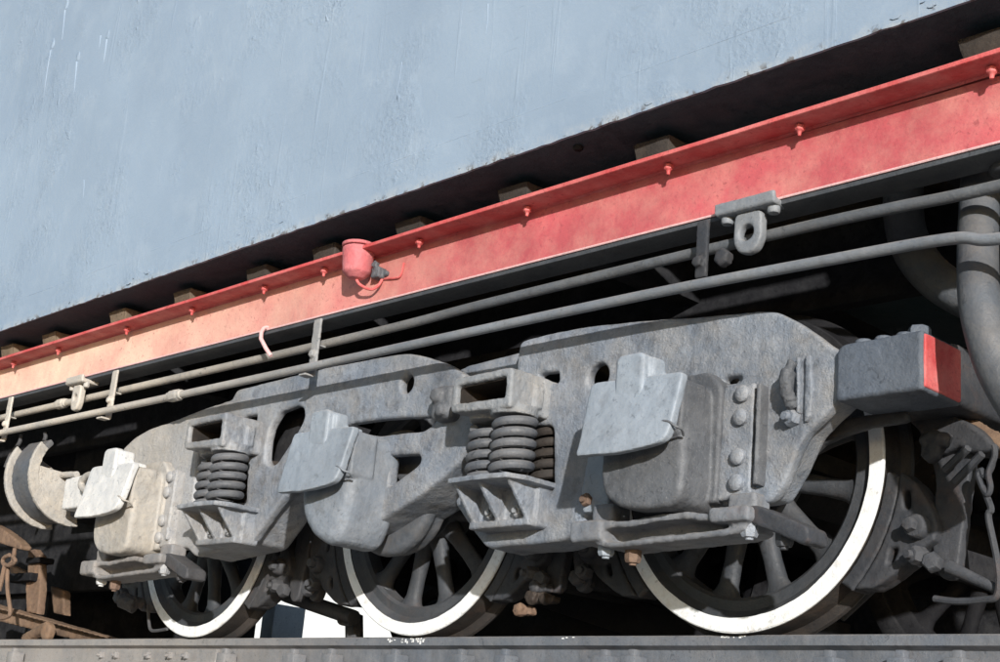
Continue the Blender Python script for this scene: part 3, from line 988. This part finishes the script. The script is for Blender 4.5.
# knuckles of rusty linkage below the middle right shoe
for c, r, m in zip([(-0.883, 0.0, 0.131), (-0.822, 0.0, 0.123), (-0.944, 0.0, 0.086), (-0.872, 0.0, 0.167)], (.03, .02, .026, .026), ('rust_dark', 'rust_dark', 'rust', 'dark')):
    add('link_knuckle', cast(join(box(c[0] - r * 1.5, c[0] + r * 1.5, -.02, .03, c[2] - r * .6, c[2] + r * .6, .008), bolt((c[0], -.015, c[2]), r, .03)), .005, .006, .02, 1), m, bogie)

# brake beams, pull rods and inside structure, all in the dark
for ax in AX:
    for s in (1, -1):
        if (ax == AX[2]) or (ax == AX[1] and s == -1): continue
        add('brake_beam', box(ax + s * .70 - .04, ax + s * .70 + .04, .05, 1.68, .17, .25, .008), 'black', bogie)
add('pull_rod', tube([(-2.759, 0.25, 0.222), (-2.202, 0.22, 0.106)], .034, 12), 'dark', bogie)
add('pull_rod', tube([(-2.304, 0.3, 0.126), (-2.28, 0.3, 0.005)], .04, 8), 'dark', bogie)
add('pull_rod', wire([(-2.289, 0.2, 0.113), (-2.27, 0.2, 0.082), (-2.199, 0.2, 0.073)], .007, 8), 'dark', bogie)
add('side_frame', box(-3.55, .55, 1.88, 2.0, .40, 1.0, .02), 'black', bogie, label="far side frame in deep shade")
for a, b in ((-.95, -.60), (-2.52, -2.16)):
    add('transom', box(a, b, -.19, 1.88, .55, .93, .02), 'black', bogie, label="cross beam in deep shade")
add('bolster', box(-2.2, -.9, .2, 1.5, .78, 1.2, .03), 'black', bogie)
add('brake_lever', prism([(-1.498, 0.372), (-0.832, 0.193), (-0.269, 0.007), (-0.532, -0.03), (-1.479, 0.206)], .5, .54, .004), 'black', bogie)
add('brake_lever', prism([(-1.846, 0.231), (-0.945, 0.345), (-0.824, 0.057), (-1.819, 0.017)], .62, .66, .004), 'black', bogie)
# rusty bracket glimpsed through the left frame window
add('inner_bracket', box(*sorted(((-2.506, -0.1, 0.753)[0], (-2.235, -0.2, 0.867)[0])), -.17, -.12, (-2.358, -0.2, 0.703)[2], (-2.287, -0.2, 0.868)[2], .01), 'rust', bogie)

# ---- linkage at the right end: rusty beam, safety links
c0, c1 = (0.607, -0.02, 0.707), (1.061, -0.25, 0.449)
rb = add('brake_beam', cast(tube([(0.57, 0.1, 0.722), (0.966, 0.04, 0.474)], .034, 4), .008, .003, .03, 1), 'rust', bogie)
for a, b in zip([(0.827, -0.05, 0.508), (0.869, -0.05, 0.487)], [(0.738, -0.02, 0.458), (0.769, -0.02, 0.421)]):
    add('bracket_rib', tube([a, b], .012, 6), 'dark', bogie)
lk = add('safety_link', wire([(0.89, -0.02, 0.501), (0.881, -0.02, 0.455), (0.861, -0.02, 0.43), (0.851, -0.02, 0.447), (0.842, -0.02, 0.432), (0.861, -0.02, 0.384), (0.879, -0.02, 0.336),
     (0.871, -0.02, 0.31), (0.896, -0.02, 0.183), (0.895, -0.02, 0.099), (0.857, -0.02, 0.085), (0.77, -0.02, 0.082), (0.703, -0.02, 0.091)], .010, 8, 5), 'dark', bogie)
add('safety_link', wire([(0.895, -0.03, 0.514), (0.897, -0.03, 0.482), (0.878, -0.03, 0.437), (0.883, -0.03, 0.396), (0.874, -0.03, 0.376), (0.858, -0.03, 0.398)], .009, 8, 5), 'dark', bogie)
add('stay_rod', tube([(0.737, 0.0, 0.182), (0.89, 0.0, 0.112)], [.02, .014], 10), 'dark', bogie)
add('stay_rod', tube([(0.185, 0.3, 0.092), (0.304, 0.3, 0.187)], .022, 10), 'dark', bogie)

# ================================================================ tender: tank, floor, red beam, pipes
tender = thing('tender', (-1.5, -.58, 1.2), "pale blue railway tender tank above a long red side beam", 'rail tender')
def zb(x): return 1.5795 + .0082 * x          # bottom edge of the tank side
def zf(x): return 1.4395 + .0066 * x          # top flange of the red beam
XA, XB = -9.0, 2.6

def side_panel():
    bm = bmesh.new()
    nx, nz = 300, 110
    H = 2.9
    rows = []
    for j in range(nz + 1):
        t = (j / nz) ** 1.25
        row = []
        for i in range(nx + 1):
            x = XA + (XB - XA) * i / nx
            z = zb(x) + H * t
            y = -.58
            y += mnoise.fractal(Vector((x * .9, 3, z * .9)), 1.0, 2.0, 3) * .005
            if j == 0:
                z += mnoise.fractal(Vector((x * 16, 0, 5)), .8, 2.1, 4) * .004
            # faint weld seam a hand above the bottom edge
            if abs(z - zb(x) - .135) < .02: y -= .0012
            row.append(bm.verts.new((x, y, z)))
        rows.append(row)
    for a, b in zip(rows, rows[1:]):
        for k in range(nx):
            bm.faces.new((a[k], a[k + 1], b[k + 1], b[k]))
    # turned-in bottom lip
    lip = [bm.verts.new((v.co.x, -.568, v.co.z + .0015)) for v in rows[0]]
    for k in range(nx):
        bm.faces.new((rows[0][k], rows[0][k + 1], lip[k + 1], lip[k]))
    bmesh.ops.recalc_face_normals(bm, faces=bm.faces)
    me = bpy.data.meshes.new('tank_side')
    bm.to_mesh(me)
    bm.free()
    return me

ts = add('tank_side', side_panel(), 'body', tender, label="pale blue grey tank side with chipped bottom edge")
if ts.data.polygons[100].normal.y > 0:
    ts.data.flip_normals()
# floor with a black underside, far side and top closing the tank
bm = bmesh.new()
vs = [(XA, -.569, zb(XA) + .004), (XB, -.569, zb(XB) + .004), (XB, 2.3, zb(XB) + .004), (XA, 2.3, zb(XA) + .004)]
lo = [bm.verts.new(v) for v in vs]
hi = [bm.verts.new((x, y, z + .02)) for x, y, z in vs]
bm.faces.new(lo); bm.faces.new(hi[::-1])
for k in range(4):
    bm.faces.new((lo[k], lo[(k + 1) % 4], hi[(k + 1) % 4], hi[k]))
add('tank_floor', bm, 'sill', tender)
add('tank_side', box(XA, XB, 2.28, 2.3, 1.62, 4.4, 0), 'body', tender, label="far tank side out of sight")
add('tank_top', box(XA, XB, -.57, 2.3, 4.38, 4.42, 0), 'body', tender)

# paint blisters and runs at the top left
def paint_run(pts, r0, blister):
    P = [(*PT_, ) for PT_ in pts]
    rs = [r0 * (1.0 - .75 * k / (len(P) - 1)) for k in range(len(P))]
    sm = smoothpath(P, 4)
    rr = [r0 * (1.15 - .9 * k / (len(sm) - 1)) for k in range(len(sm))]
    add('paint_run', tube(sm, rr, 8), 'body', ts, label="run of paint below a blister")
    if blister:
        c = P[0]
        bm = bmesh.new()
        bmesh.ops.create_icosphere(bm, subdivisions=3, radius=1)
        for v in bm.verts:
            n = 1 + .35 * mnoise.noise(v.co * 2 + Vector(c))
            v.co = Vector((v.co.x * .022 * n, v.co.y * .006 * n, v.co.z * .038 * n)) + Vector((c[0] + .005, -.579, c[2] + .03))
        add('paint_blister', bm, 'body', ts)
paint_run([(-4.139, -0.581, 3.027), (-4.116, -0.581, 2.912), (-4.099, -0.581, 2.811)], .006, True)
paint_run([(-3.83, -0.581, 3.062), (-3.82, -0.581, 2.964), (-3.822, -0.581, 2.906)], .006, True)
paint_run([(-3.908, -0.581, 3.111), (-3.903, -0.581, 3.061), (-3.897, -0.581, 3.012)], .005, False)
paint_run([(-4.413, -0.581, 3.438), (-4.393, -0.581, 3.33), (-4.378, -0.581, 3.238)], .004, True)
paint_run([(-4.497, -0.581, 3.213), (-4.494, -0.581, 3.074), (-4.467, -0.581, 2.868)], .0035, True)
for a, b, r in zip([(-0.805, -0.581, 2.24), (-1.28, -0.581, 2.147), (-3.837, -0.581, 2.598), (-3.806, -0.581, 2.252)],
                   [(-0.801, -0.58, 2.115), (-1.295, -0.58, 2.005), (-3.806, -0.58, 2.465), (-3.784, -0.58, 2.147)],
                   (.0018, .0015, .0018, .0018)):
    mid = ((a[0] + b[0]) / 2 + .004, -.5805, (a[2] + b[2]) / 2)
    paint_run([a, mid, b], r, False)
# flaked chips along the bottom edge and scattered blisters
bm = bmesh.new()
for k in range(24):
    x = random.uniform(-4.6, 1.25)
    z = zb(x) + abs(random.gauss(.0, .022)) + .002
    a = random.uniform(.004, .018) * random.choice((.6, 1, 1.6))
    n = random.randint(5, 8)
    cvs = [bm.verts.new((x + a * random.uniform(.5, 1.4) * math.cos(2 * math.pi * q / n), -.5825 - random.uniform(0, .0018), z + .45 * a * random.uniform(.4, 1.3) * math.sin(2 * math.pi * q / n))) for q in range(n)]
    bk = [bm.verts.new((v.co.x, -.577, v.co.z)) for v in cvs]
    bm.faces.new(cvs)
    for q in range(n):
        bm.faces.new((cvs[q], cvs[(q + 1) % n], bk[(q + 1) % n], bk[q]))
chips = add('paint_flakes', bm, 'body', ts)
chips["kind"] = 'stuff'

# wooden packing blocks between the floor and the beam
for x, _z in [(-0.078, 1.522), (-0.737, 1.524), (-1.315, 1.525), (-1.84, 1.528), (-2.316, 1.532), (-2.902, 1.521), (-3.464, 1.512), (-4.176, 1.52), (-4.62, 1.504), (1.104, 1.541)]:
    wd = .068
    zt, zl = zf(x) + .110, zf(x) + .021
    bm = box(x - wd, x + wd, -.425 + random.uniform(-.015, .012), -.22, zl, zt, .006)
    bmesh.ops.subdivide_edges(bm, edges=bm.edges, cuts=2)
    for v in bm.verts:
        # splayed timber end
        t = (v.co.z - zl) / (zt - zl)
        v.co.x += (v.co.x - x) * (.25 * t - .1)
        v.co.y += -.02 * t * (1 if v.co.y < -.35 else 0)
        v.co += Vector((random.uniform(-.003, .003), random.uniform(-.003, .003), 0))
    add('packing_block', bm, 'wood', tender)
add('floor_bolt', bolt(((-0.362, -0.5, 1.57)[0], -.5, zb(-.4) + .004), .018, .015, d=(0, 0, -1)), 'black', tender)

# red side beam: web, outward top flange, black bottom flange
def strip(pr, z_at, n=160, jitter=0.0):
    """sweep a closed (y, dz) profile along X"""
    bm = bmesh.new()
    rings = []
    for i in range(n + 1):
        x = XA + (XB - XA) * i / n
        rings.append([bm.verts.new((x, y + mnoise.noise(Vector((x * 1.3, dz * 20, 1))) * jitter, z_at(x) + dz + mnoise.noise(Vector((x * 2.1, dz * 9, 7))) * jitter)) for y, dz in pr])
    m = len(pr)
    for a, b in zip(rings, rings[1:]):
        for k in range(m):
            bm.faces.new((a[k], a[(k + 1) % m], b[(k + 1) % m], b[k]))
    bm.faces.new(rings[0]); bm.faces.new(rings[-1][::-1])
    return bm

def zw(x): return 1.2385 + .0005 * x
beam = add('side_beam', strip([(-.41, 0), (-.41, .199), (-.395, .199), (-.395, 0)], zw, 200, .0015), 'red_web', tender, label="long red side beam, faded, with warm left light put in as cream")
add('edge_highlight', strip([(-.4135, -.001), (-.415, .002), (-.4135, .006), (-.409, .007), (-.409, -.001)], zw, 240, .0012), 'hook', beam, label="pale worn lower edge of the beam with its lit highlight painted in")  # pale bead puts the sunlit edge highlight into the shape
add('top_flange', strip([(-.503, .002), (-.507, .005), (-.507, .017), (-.503, .020), (-.36, .020), (-.36, .003), (-.403, .003), (-.411, -.004), (-.418, .002)], zf, 200, .0018), 'red', beam, label="red top flange of the beam")
add('bottom_flange', strip([(-.408, -.002), (-.408, -.016), (-.404, -.018), (-.315, -.026), (-.315, -.012), (-.396, -.002)], zw, 200, .001), 'under', beam, label="black bottom flange")
# bolts through the top flange
for x, _z in [(-4.511, 1.432), (-4.018, 1.436), (-3.344, 1.426), (-2.776, 1.421), (-2.217, 1.422), (-1.801, 1.429), (-1.213, 1.43), (-0.636, 1.439), (0.004, 1.442), (0.507, 1.443), (1.123, 1.451)]:
    bb = join(bolt((x, -.452, zf(x) - .006), .016, .014, d=(0, 0, -1)), tube([(x, -.452, zf(x) - .015), (x, -.452, zf(x) - .036)], [.008, .006], 8))
    add('flange_bolt', cast(bb, .003, .002, .02, 1), 'red', beam)

# oil cup on the beam with its lid and link
cx_, cz_ = (-1.549, -0.455, 1.402)[0], (-1.549, -0.455, 1.402)[2]
def lathe_z(profile, cx, cy, cz, n=28):
    bm = bmesh.new()
    rings = [[bm.verts.new((cx + r * math.cos(2 * math.pi * k / n), cy + r * math.sin(2 * math.pi * k / n), cz + z)) for k in range(n)] for r, z in profile]
    for a, b in zip(rings, rings[1:]):
        for k in range(n):
            bm.faces.new((a[k], a[(k + 1) % n], b[(k + 1) % n], b[k]))
    bm.faces.new(rings[0][::-1]); bm.faces.new(rings[-1])
    return bm
cp = add('oil_cup', cast(lathe_z([(.012, -.078), (.03, -.074), (.05, -.058), (.056, -.05), (.066, .045), (.064, .05)], cx_, -.478, cz_), .004, .0012, .03, 1), 'red_cup', tender, label="small red oil cup on the beam web")
add('cup_lid', cast(lathe_z([(.068, .054), (.07, .057), (.069, .068), (.05, .071)], cx_, -.478, cz_), .004, .0008, .03, 1), 'red_cup', cp)
add('cup_pipe', wire([(cx_, -.478, cz_ - .07), (cx_ + .02, -.47, cz_ - .10), (cx_ + .06, -.445, cz_ - .12), (cx_ + .085, -.43, cz_ - .105), (cx_ + .09, -.415, cz_ - .07)], .006, 8), 'red', cp)
add('cup_bracket', cast(join(box(cx_ + .055, cx_ + .10, -.45, -.405, cz_ - .075, cz_ - .03, .006), bolt((cx_ + .075, -.44, cz_ - .02), .016, .016), bolt((cx_ + .11, -.41, cz_ - .055), .014, .014)), .004, .005, .02, 1), 'box_dark', cp)
add('cup_wire', wire([(cx_ + .1, -.415, cz_ - .075), (cx_ + .17, -.416, cz_ - .085), (cx_ + .2, -.416, cz_ - .08), (cx_ + .212, -.416, cz_ - .03)], .004, 6), 'red', cp)

# two long pipes with couplings, hangers and lifting lugs
def pipe(pts, r, mat, name='pipe'):
    pth = smoothpath(pts, 10)
    return add(name, tube(pth, r, 16), mat, tender)
low = [(-9.0, YL_, 1.03) for YL_ in (-.46,)] + [(-6.5, -.46, 1.022), (-4.5, -.46, 1.014), (-3.0, -.458, 1.009), (-1.6, -.46, 1.006), (-.6, -.463, 1.004), (.05, -.46, 1.001), (.6, -.46, .988), (1.0, -.46, .974), (1.16, -.46, .944), (1.7, -.46, .93)]
lp = pipe(low, .0168, 'pipe')
up = [(-9.0, -.36, 1.15), (-6.5, -.36, 1.147), (-4.6, -.36, 1.145), (-1.76, -.36, 1.137), (-.9, -.36, 1.148), (-.05, -.36, 1.153), (.5, -.36, 1.153), (.79, -.36, 1.147), (1.0, -.36, 1.14), (1.5, -.36, 1.14)]
upp = pipe(up, .0178, 'pipe_shaded')
def coupling(x, y, z, p):
    add('coupling', cast(join(tube([(x - .03, y, z), (x + .03, y, z)], .028, 8), tube([(x - .055, y, z), (x + .055, y, z)], .022, 14)), .005, .002, .02, 1), 'pipe', p)
q = (-2.797, -0.46, 1.001); coupling(q[0], -.46, 1.009, lp)
q = (-4.065, -0.36, 1.141); coupling(q[0], -.36, 1.145, upp)
def hanger(x, mat, wide=.022):
    h = add('pipe_hanger', cast(join(box(x - wide, x + wide, -.425, -.412, .98, 1.225, .004), box(x - wide * .7, x + wide * .7, -.42, -.375, 1.11, 1.119, .004),
            box(x - wide, x + wide, -.47, -.42, .974, .984, .003), bolt((x, -.424, 1.075), .017, .016)), .004, .0015, .02, 1), mat, tender)
    return h
for c in [(-4.533, 1.072), (-3.446, 1.079), (-1.843, 1.108)]:
    hanger(c[0], 'pipe', .024)
q = (0.136, -0.41, 1.116)
hx = q[0]
add('pipe_hanger', cast(join(box(hx - .022, hx + .022, -.43, -.415, 1.035, 1.225, .004, 2), bolt((hx - .005, -.43, 1.085), .02, .018),
     bolt((hx + .075, -.40, 1.09), .03, .03)), .004, .0015, .02, 1), 'dark', tender)

def lug(c, eye_r, mat, small=False):
    x, z = c
    w_ = .112 if not small else .085
    e = .84 if not small else .66
    pl = add('lug_plate', cast(join(box(x - w_, x + w_, -.445, -.35, z + .066, z + .088, .006), box(x - w_, x + w_, -.448, -.432, z + .07, z + .106, .004)), .0045, .0015, .03, 1), mat, tender)
    ey = prism(fillet([(x - .062 * e, z + .07), (x - .062 * e, z - .03), (x - .038 * e, z - .062), (x + .0, z - .07), (x + .038 * e, z - .062), (x + .062 * e, z - .03), (x + .062 * e, z + .07)], .03, 3), -.425, -.39, .008, [circle(x - .004, z, eye_r, 18)], 2)
    add('lug_eye', cast(ey, .0045, .0018, .03, 1), mat, pl)
    for s in (-1, 1):
        add('bolt', bolt((x + s * .092 * (e + .1), -.41, z + .068), .024 * e, .022, d=(0, 0, -1), hexa=False), mat, pl)
    return pl
q = (0.306, -0.425, 1.152)
lug((q[0], q[2]), .026, 'pipe')
q = (-3.806, -0.425, 1.125)
lug((q[0], q[2] + .008), .017, 'pipe', True)

# pink bent hook under the beam
q0, q1, q2 = (-2.215, -0.43, 1.241), (-2.186, -0.455, 1.183), (-2.118, -0.44, 1.102)
add('hook', wire([(q0[0], -.40, q0[2] + .01), q0, q1, q2], .009, 8, 2), 'hook', tender, label="pink bent hook")

# big hoses at the right end
add('hose', tube(smoothpath([(0.969, -0.2, 1.391), (0.955, -0.2, 1.259), (0.964, -0.23, 1.139), (0.991, -0.29, 0.997), (1.022, -0.345, 0.85), (1.047, -0.36, 0.742), (1.081, -0.36, 0.63), (1.133, -0.36, 0.529), (1.184, -0.36, 0.441)], 6), .056, 20), 'hose', tender, label="thick dark hose hanging at the right end")
add('hose', tube(smoothpath([(0.495, 0.15, 1.523), (0.499, 0.15, 1.342), (0.532, 0.15, 1.227), (0.609, 0.15, 1.119), (0.715, 0.15, 1.036), (0.831, 0.15, 0.978)], 6), .065, 20), 'hose', tender, label="dark hose curving behind in the shade")
c = (1.057, -0.33, 1.212)
add('hose_flange', cast(bolt((c[0] + .03, -.30, c[2] + .02), .05, .04, d=(0, 0, -1), hexa=False), .006, .003, .03, 1), 'dark', tender)
# cross members and the inner beam under the floor
for x in (-3.6, -2.0, -.5, .9):
    add('cross_member', box(x - .05, x + .05, -.30, 2.2, 1.26, 1.5, .006), 'black', tender)
add('inner_beam', box(XA, XB, .3, .36, 1.15, 1.52, .004), 'black', tender)
add('far_blocker', box(XA, XB, 2.1, 2.13, .95, 1.55, .004), 'black', tender)  # added dark sheet that blocks the sky on the far side

# ================================================================ neighbouring running gear on the left
gear = thing('drum', (-4.7, .0, .5), "grey half drum with flanged rims beside the leftmost box lid", 'drum')
YD = -.20
dc = (-4.08, -0.2, 0.799)
def half_drum():
    parts = []
    # axis along X: drum seen from its end; two rims and a barrel
    cx, cz = dc[0], dc[2]
    rad = .23
    def arc_prism(x0, x1, r0, r1, a0, a1, n=26):
        bm = bmesh.new()
        R4 = []
        for k in range(n + 1):
            a = math.radians(a0 + (a1 - a0) * k / n)
            ca, sa = math.cos(a), math.sin(a)
            R4.append([bm.verts.new((x, YD + r * ca, cz + r * sa)) for x, r in ((x0, r0), (x1, r0), (x1, r1), (x0, r1))])
        for a, b in zip(R4, R4[1:]):
            for k in range(4):
                bm.faces.new((a[k], a[(k + 1) % 4], b[(k + 1) % 4], b[k]))
        bm.faces.new(R4[0]); bm.faces.new(R4[-1][::-1])
        return bm
    return arc_prism, cx, cz, rad
ap, dcx, dcz, drad = half_drum()
add('barrel', cast(ap(dcx - .26, dcx - .02, drad - .03, drad, 135, 285), .007, .002, .05, 2), 'hose', gear)
for x0 in (dcx - .29, dcx - .03):
    add('rim', cast(ap(x0, x0 + .024, drad - .025, drad + .03, 148, 282), .006, .002, .03, 2), 'box_tan', gear)
add('web', cast(join(ap(dcx - .03, dcx - .01, .02, drad - .02, 175, 272)), .007, .002, .04, 1), 'box_tan', gear)
add('hanger_strap', tube(smoothpath([(-5.141, -0.1, 0.959), (-5.101, -0.1, 1.03), (-5.023, -0.1, 1.086), (-5.01, -0.1, 1.137)], 5), .012, 8), 'dark', gear)
add('hanger_strap', tube(smoothpath([(-4.775, -0.1, 0.999), (-4.747, -0.1, 1.038), (-4.712, -0.1, 1.086), (-4.724, -0.1, 1.118)], 5), .012, 8), 'dark', gear)
add('strap', cast(tube([(-4.426, -0.28, 0.905), (-4.15, -0.28, 0.794), (-3.929, -0.28, 0.78)], .018, 6), .005, .002, .02, 1), 'box_tan', gear)

blk2 = thing('link_block', (-3.896, -0.3, 0.599), "whitish square link block with a ring, left of the leftmost lid", 'link block')
pc = [(-4.006, 0.759), (-3.825, 0.768), (-3.706, 0.73), (-3.788, 0.6), (-3.998, 0.601)]
add('block_body', cast(prism(fillet(pc, .012), -.30, -.18, .006), .006, .002, .03, 2), 'lid', blk2)
add('ring', wire([(-3.702, -0.33, 0.666), (-3.761, -0.33, 0.693), (-3.766, -0.33, 0.725), (-3.711, -0.33, 0.748), (-3.636, -0.33, 0.732), (-3.627, -0.33, 0.705)], .018, 10, 6), 'box_tan', blk2)

rig = thing('brake_rigging', (-5.176, 0.25, 0.023), "rusty brake beam and rods at the bottom left", 'brake gear')
YG = .25
add('beam', cast(join(prism([(-5.808, 0.255), (-5.629, 0.227), (-5.458, 0.205), (-4.241, 0.029), (-4.235, 0.01), (-4.547, 0.01), (-5.422, 0.112), (-5.766, 0.153)], YG, YG + .06, .004),
     prism([(-5.738, 0.237), (-5.562, 0.211), (-5.393, 0.191), (-4.177, 0.025), (-4.207, 0.017), (-5.387, 0.175), (-5.731, 0.218)], YG - .05, YG + .02, .004)), .008, .003, .04, 1), 'rust', rig, label="rusty sloping channel beam")
add('post', cast(prism([(-5.436, 0.551), (-5.366, 0.56), (-5.282, 0.519), (-5.205, 0.319), (-5.185, 0.173), (-5.319, 0.187), (-5.383, 0.324), (-5.399, 0.436)], YG + .02, YG + .07, .004), .007, .003, .03, 1), 'rust', rig, label="rusty upright bar")
add('collar', cast(join(box((-5.386, 0.25, 0.47)[0], (-5.214, 0.25, 0.463)[0], YG - .01, YG + .09, (-5.319, 0.25, 0.468)[2], (-5.332, 0.25, 0.503)[2], .006)), .007, .003, .03, 1), 'black', rig)
add('collar', cast(join(box((-5.563, 0.25, 0.477)[0], (-5.253, 0.25, 0.465)[0], YG - .03, YG + .05, (-5.28, 0.25, 0.361)[2], (-5.298, 0.25, 0.411)[2], .01)), .007, .005, .03, 1), 'black', rig)
add('rod', wire([(-5.258, 0.1, 0.528), (-5.256, 0.1, 0.454), (-5.3, 0.1, 0.419), (-5.26, 0.1, 0.296), (-5.179, 0.1, 0.174), (-5.186, 0.1, 0.138), (-5.286, 0.1, 0.127), (-5.393, 0.1, 0.129)], .012, 8), 'rust', rig)
add('rod', wire([(-5.268, 0.08, 0.488), (-5.334, 0.08, 0.472), (-5.329, 0.08, 0.441), (-5.244, 0.08, 0.426), (-5.182, 0.08, 0.448), (-5.224, 0.08, 0.476)], .012, 8), 'rust', rig)
add('rod', wire([(-5.302, 0.08, 0.44), (-5.309, 0.08, 0.355), (-5.32, 0.08, 0.282)], .014, 8), 'rust', rig)
add('plate', cast(prism([(-5.621, 0.697), (-5.498, 0.665), (-5.266, 0.583), (-5.185, 0.543), (-5.189, 0.518), (-5.46, 0.568), (-5.574, 0.58)], .1, .17, .005), .007, .003, .03, 1), 'rust', rig, label="rusty plate end")
add('crank', cast(join(tube([(-5.02, 0.15, 0.013), (-4.787, 0.15, 0.082)], .035, 8), bolt((-4.695, 0.12, 0.048), .05, .04, hexa=False)), .007, .004, .03, 1), 'rust', rig)
add('bar', cast(prism([(-5.442, 0.37), (-5.261, 0.334), (-5.212, 0.191), (-5.345, 0.205)], .45, .5, .004), .008, .003, .03, 1), 'rust', rig)
add('bar', cast(prism([(-6.019, 0.519), (-5.757, 0.457), (-5.756, 0.418), (-5.999, 0.465)], .45, .5, .004), .008, .003, .03, 1), 'rust', rig)

# loose link under the leftmost tie bar
ll = (-3.523, -0.1, 0.16)
add('link_knuckle', cast(join(tube([(-3.58, -0.12, 0.168), (-3.512, -0.08, 0.142)], .04, 10), tube([(-3.563, -0.1, 0.16), (-3.54, -0.02, 0.161)], .03, 10)), .006, .006, .02, 1), 'dark', bogie)
add('safety_link', wire([(-3.498, -0.02, 0.15), (-3.465, -0.02, 0.069), (-3.436, -0.02, 0.033), (-3.378, -0.02, 0.03), (-3.296, -0.02, 0.037)], .008, 8), 'dark', bogie)

# added dark block behind the wheels that keeps the sky out of the gaps
bm = bmesh.new()
bbox(bm, -5.35, 14, 3.3, 6.0, -1.25, 1.0)
bbox(bm, -5.40, 14, 3.22, 6.0, 1.0, 1.12)
tag(add('sky_blocker', bm, 'black'), kind='structure')
bm = bmesh.new()
bbox(bm, -60, -14, 22, 22.4, -1.25, 7)
wl_ = add('backdrop', bm, 'white')  # added white sheet that fills the gap with brightness
tag(wl_, "added bright white wall seen through the gap under the middle wheels", 'backdrop')
post = thing('post', (-6.75, 3.0, -1.2), "blue grey post left of the bright gap under the frames", 'post')
add('shaft', box(-6.86, -6.70, 3.0, 3.3, -1.2, .64, .01), 'lid', post)
eng = thing('engine_blocker', (-6.5, 1.4, 0.05), "black blocks for the locomotive, added to darken the gaps behind the rusty rigging", 'locomotive')  # locomotive blocks added to shut out the bright background
add('gap_blocker', box(-12, -5.76, .62, 2.2, .06, 1.35, .02), 'black', eng)
add('beam_blocker', box(-12, -4.6, .55, .62, .35, 1.40, .01), 'black', eng)
add('beam_blocker', box(-5.3, -4.5, .4, 2.2, .75, 1.3, .01), 'black', eng)
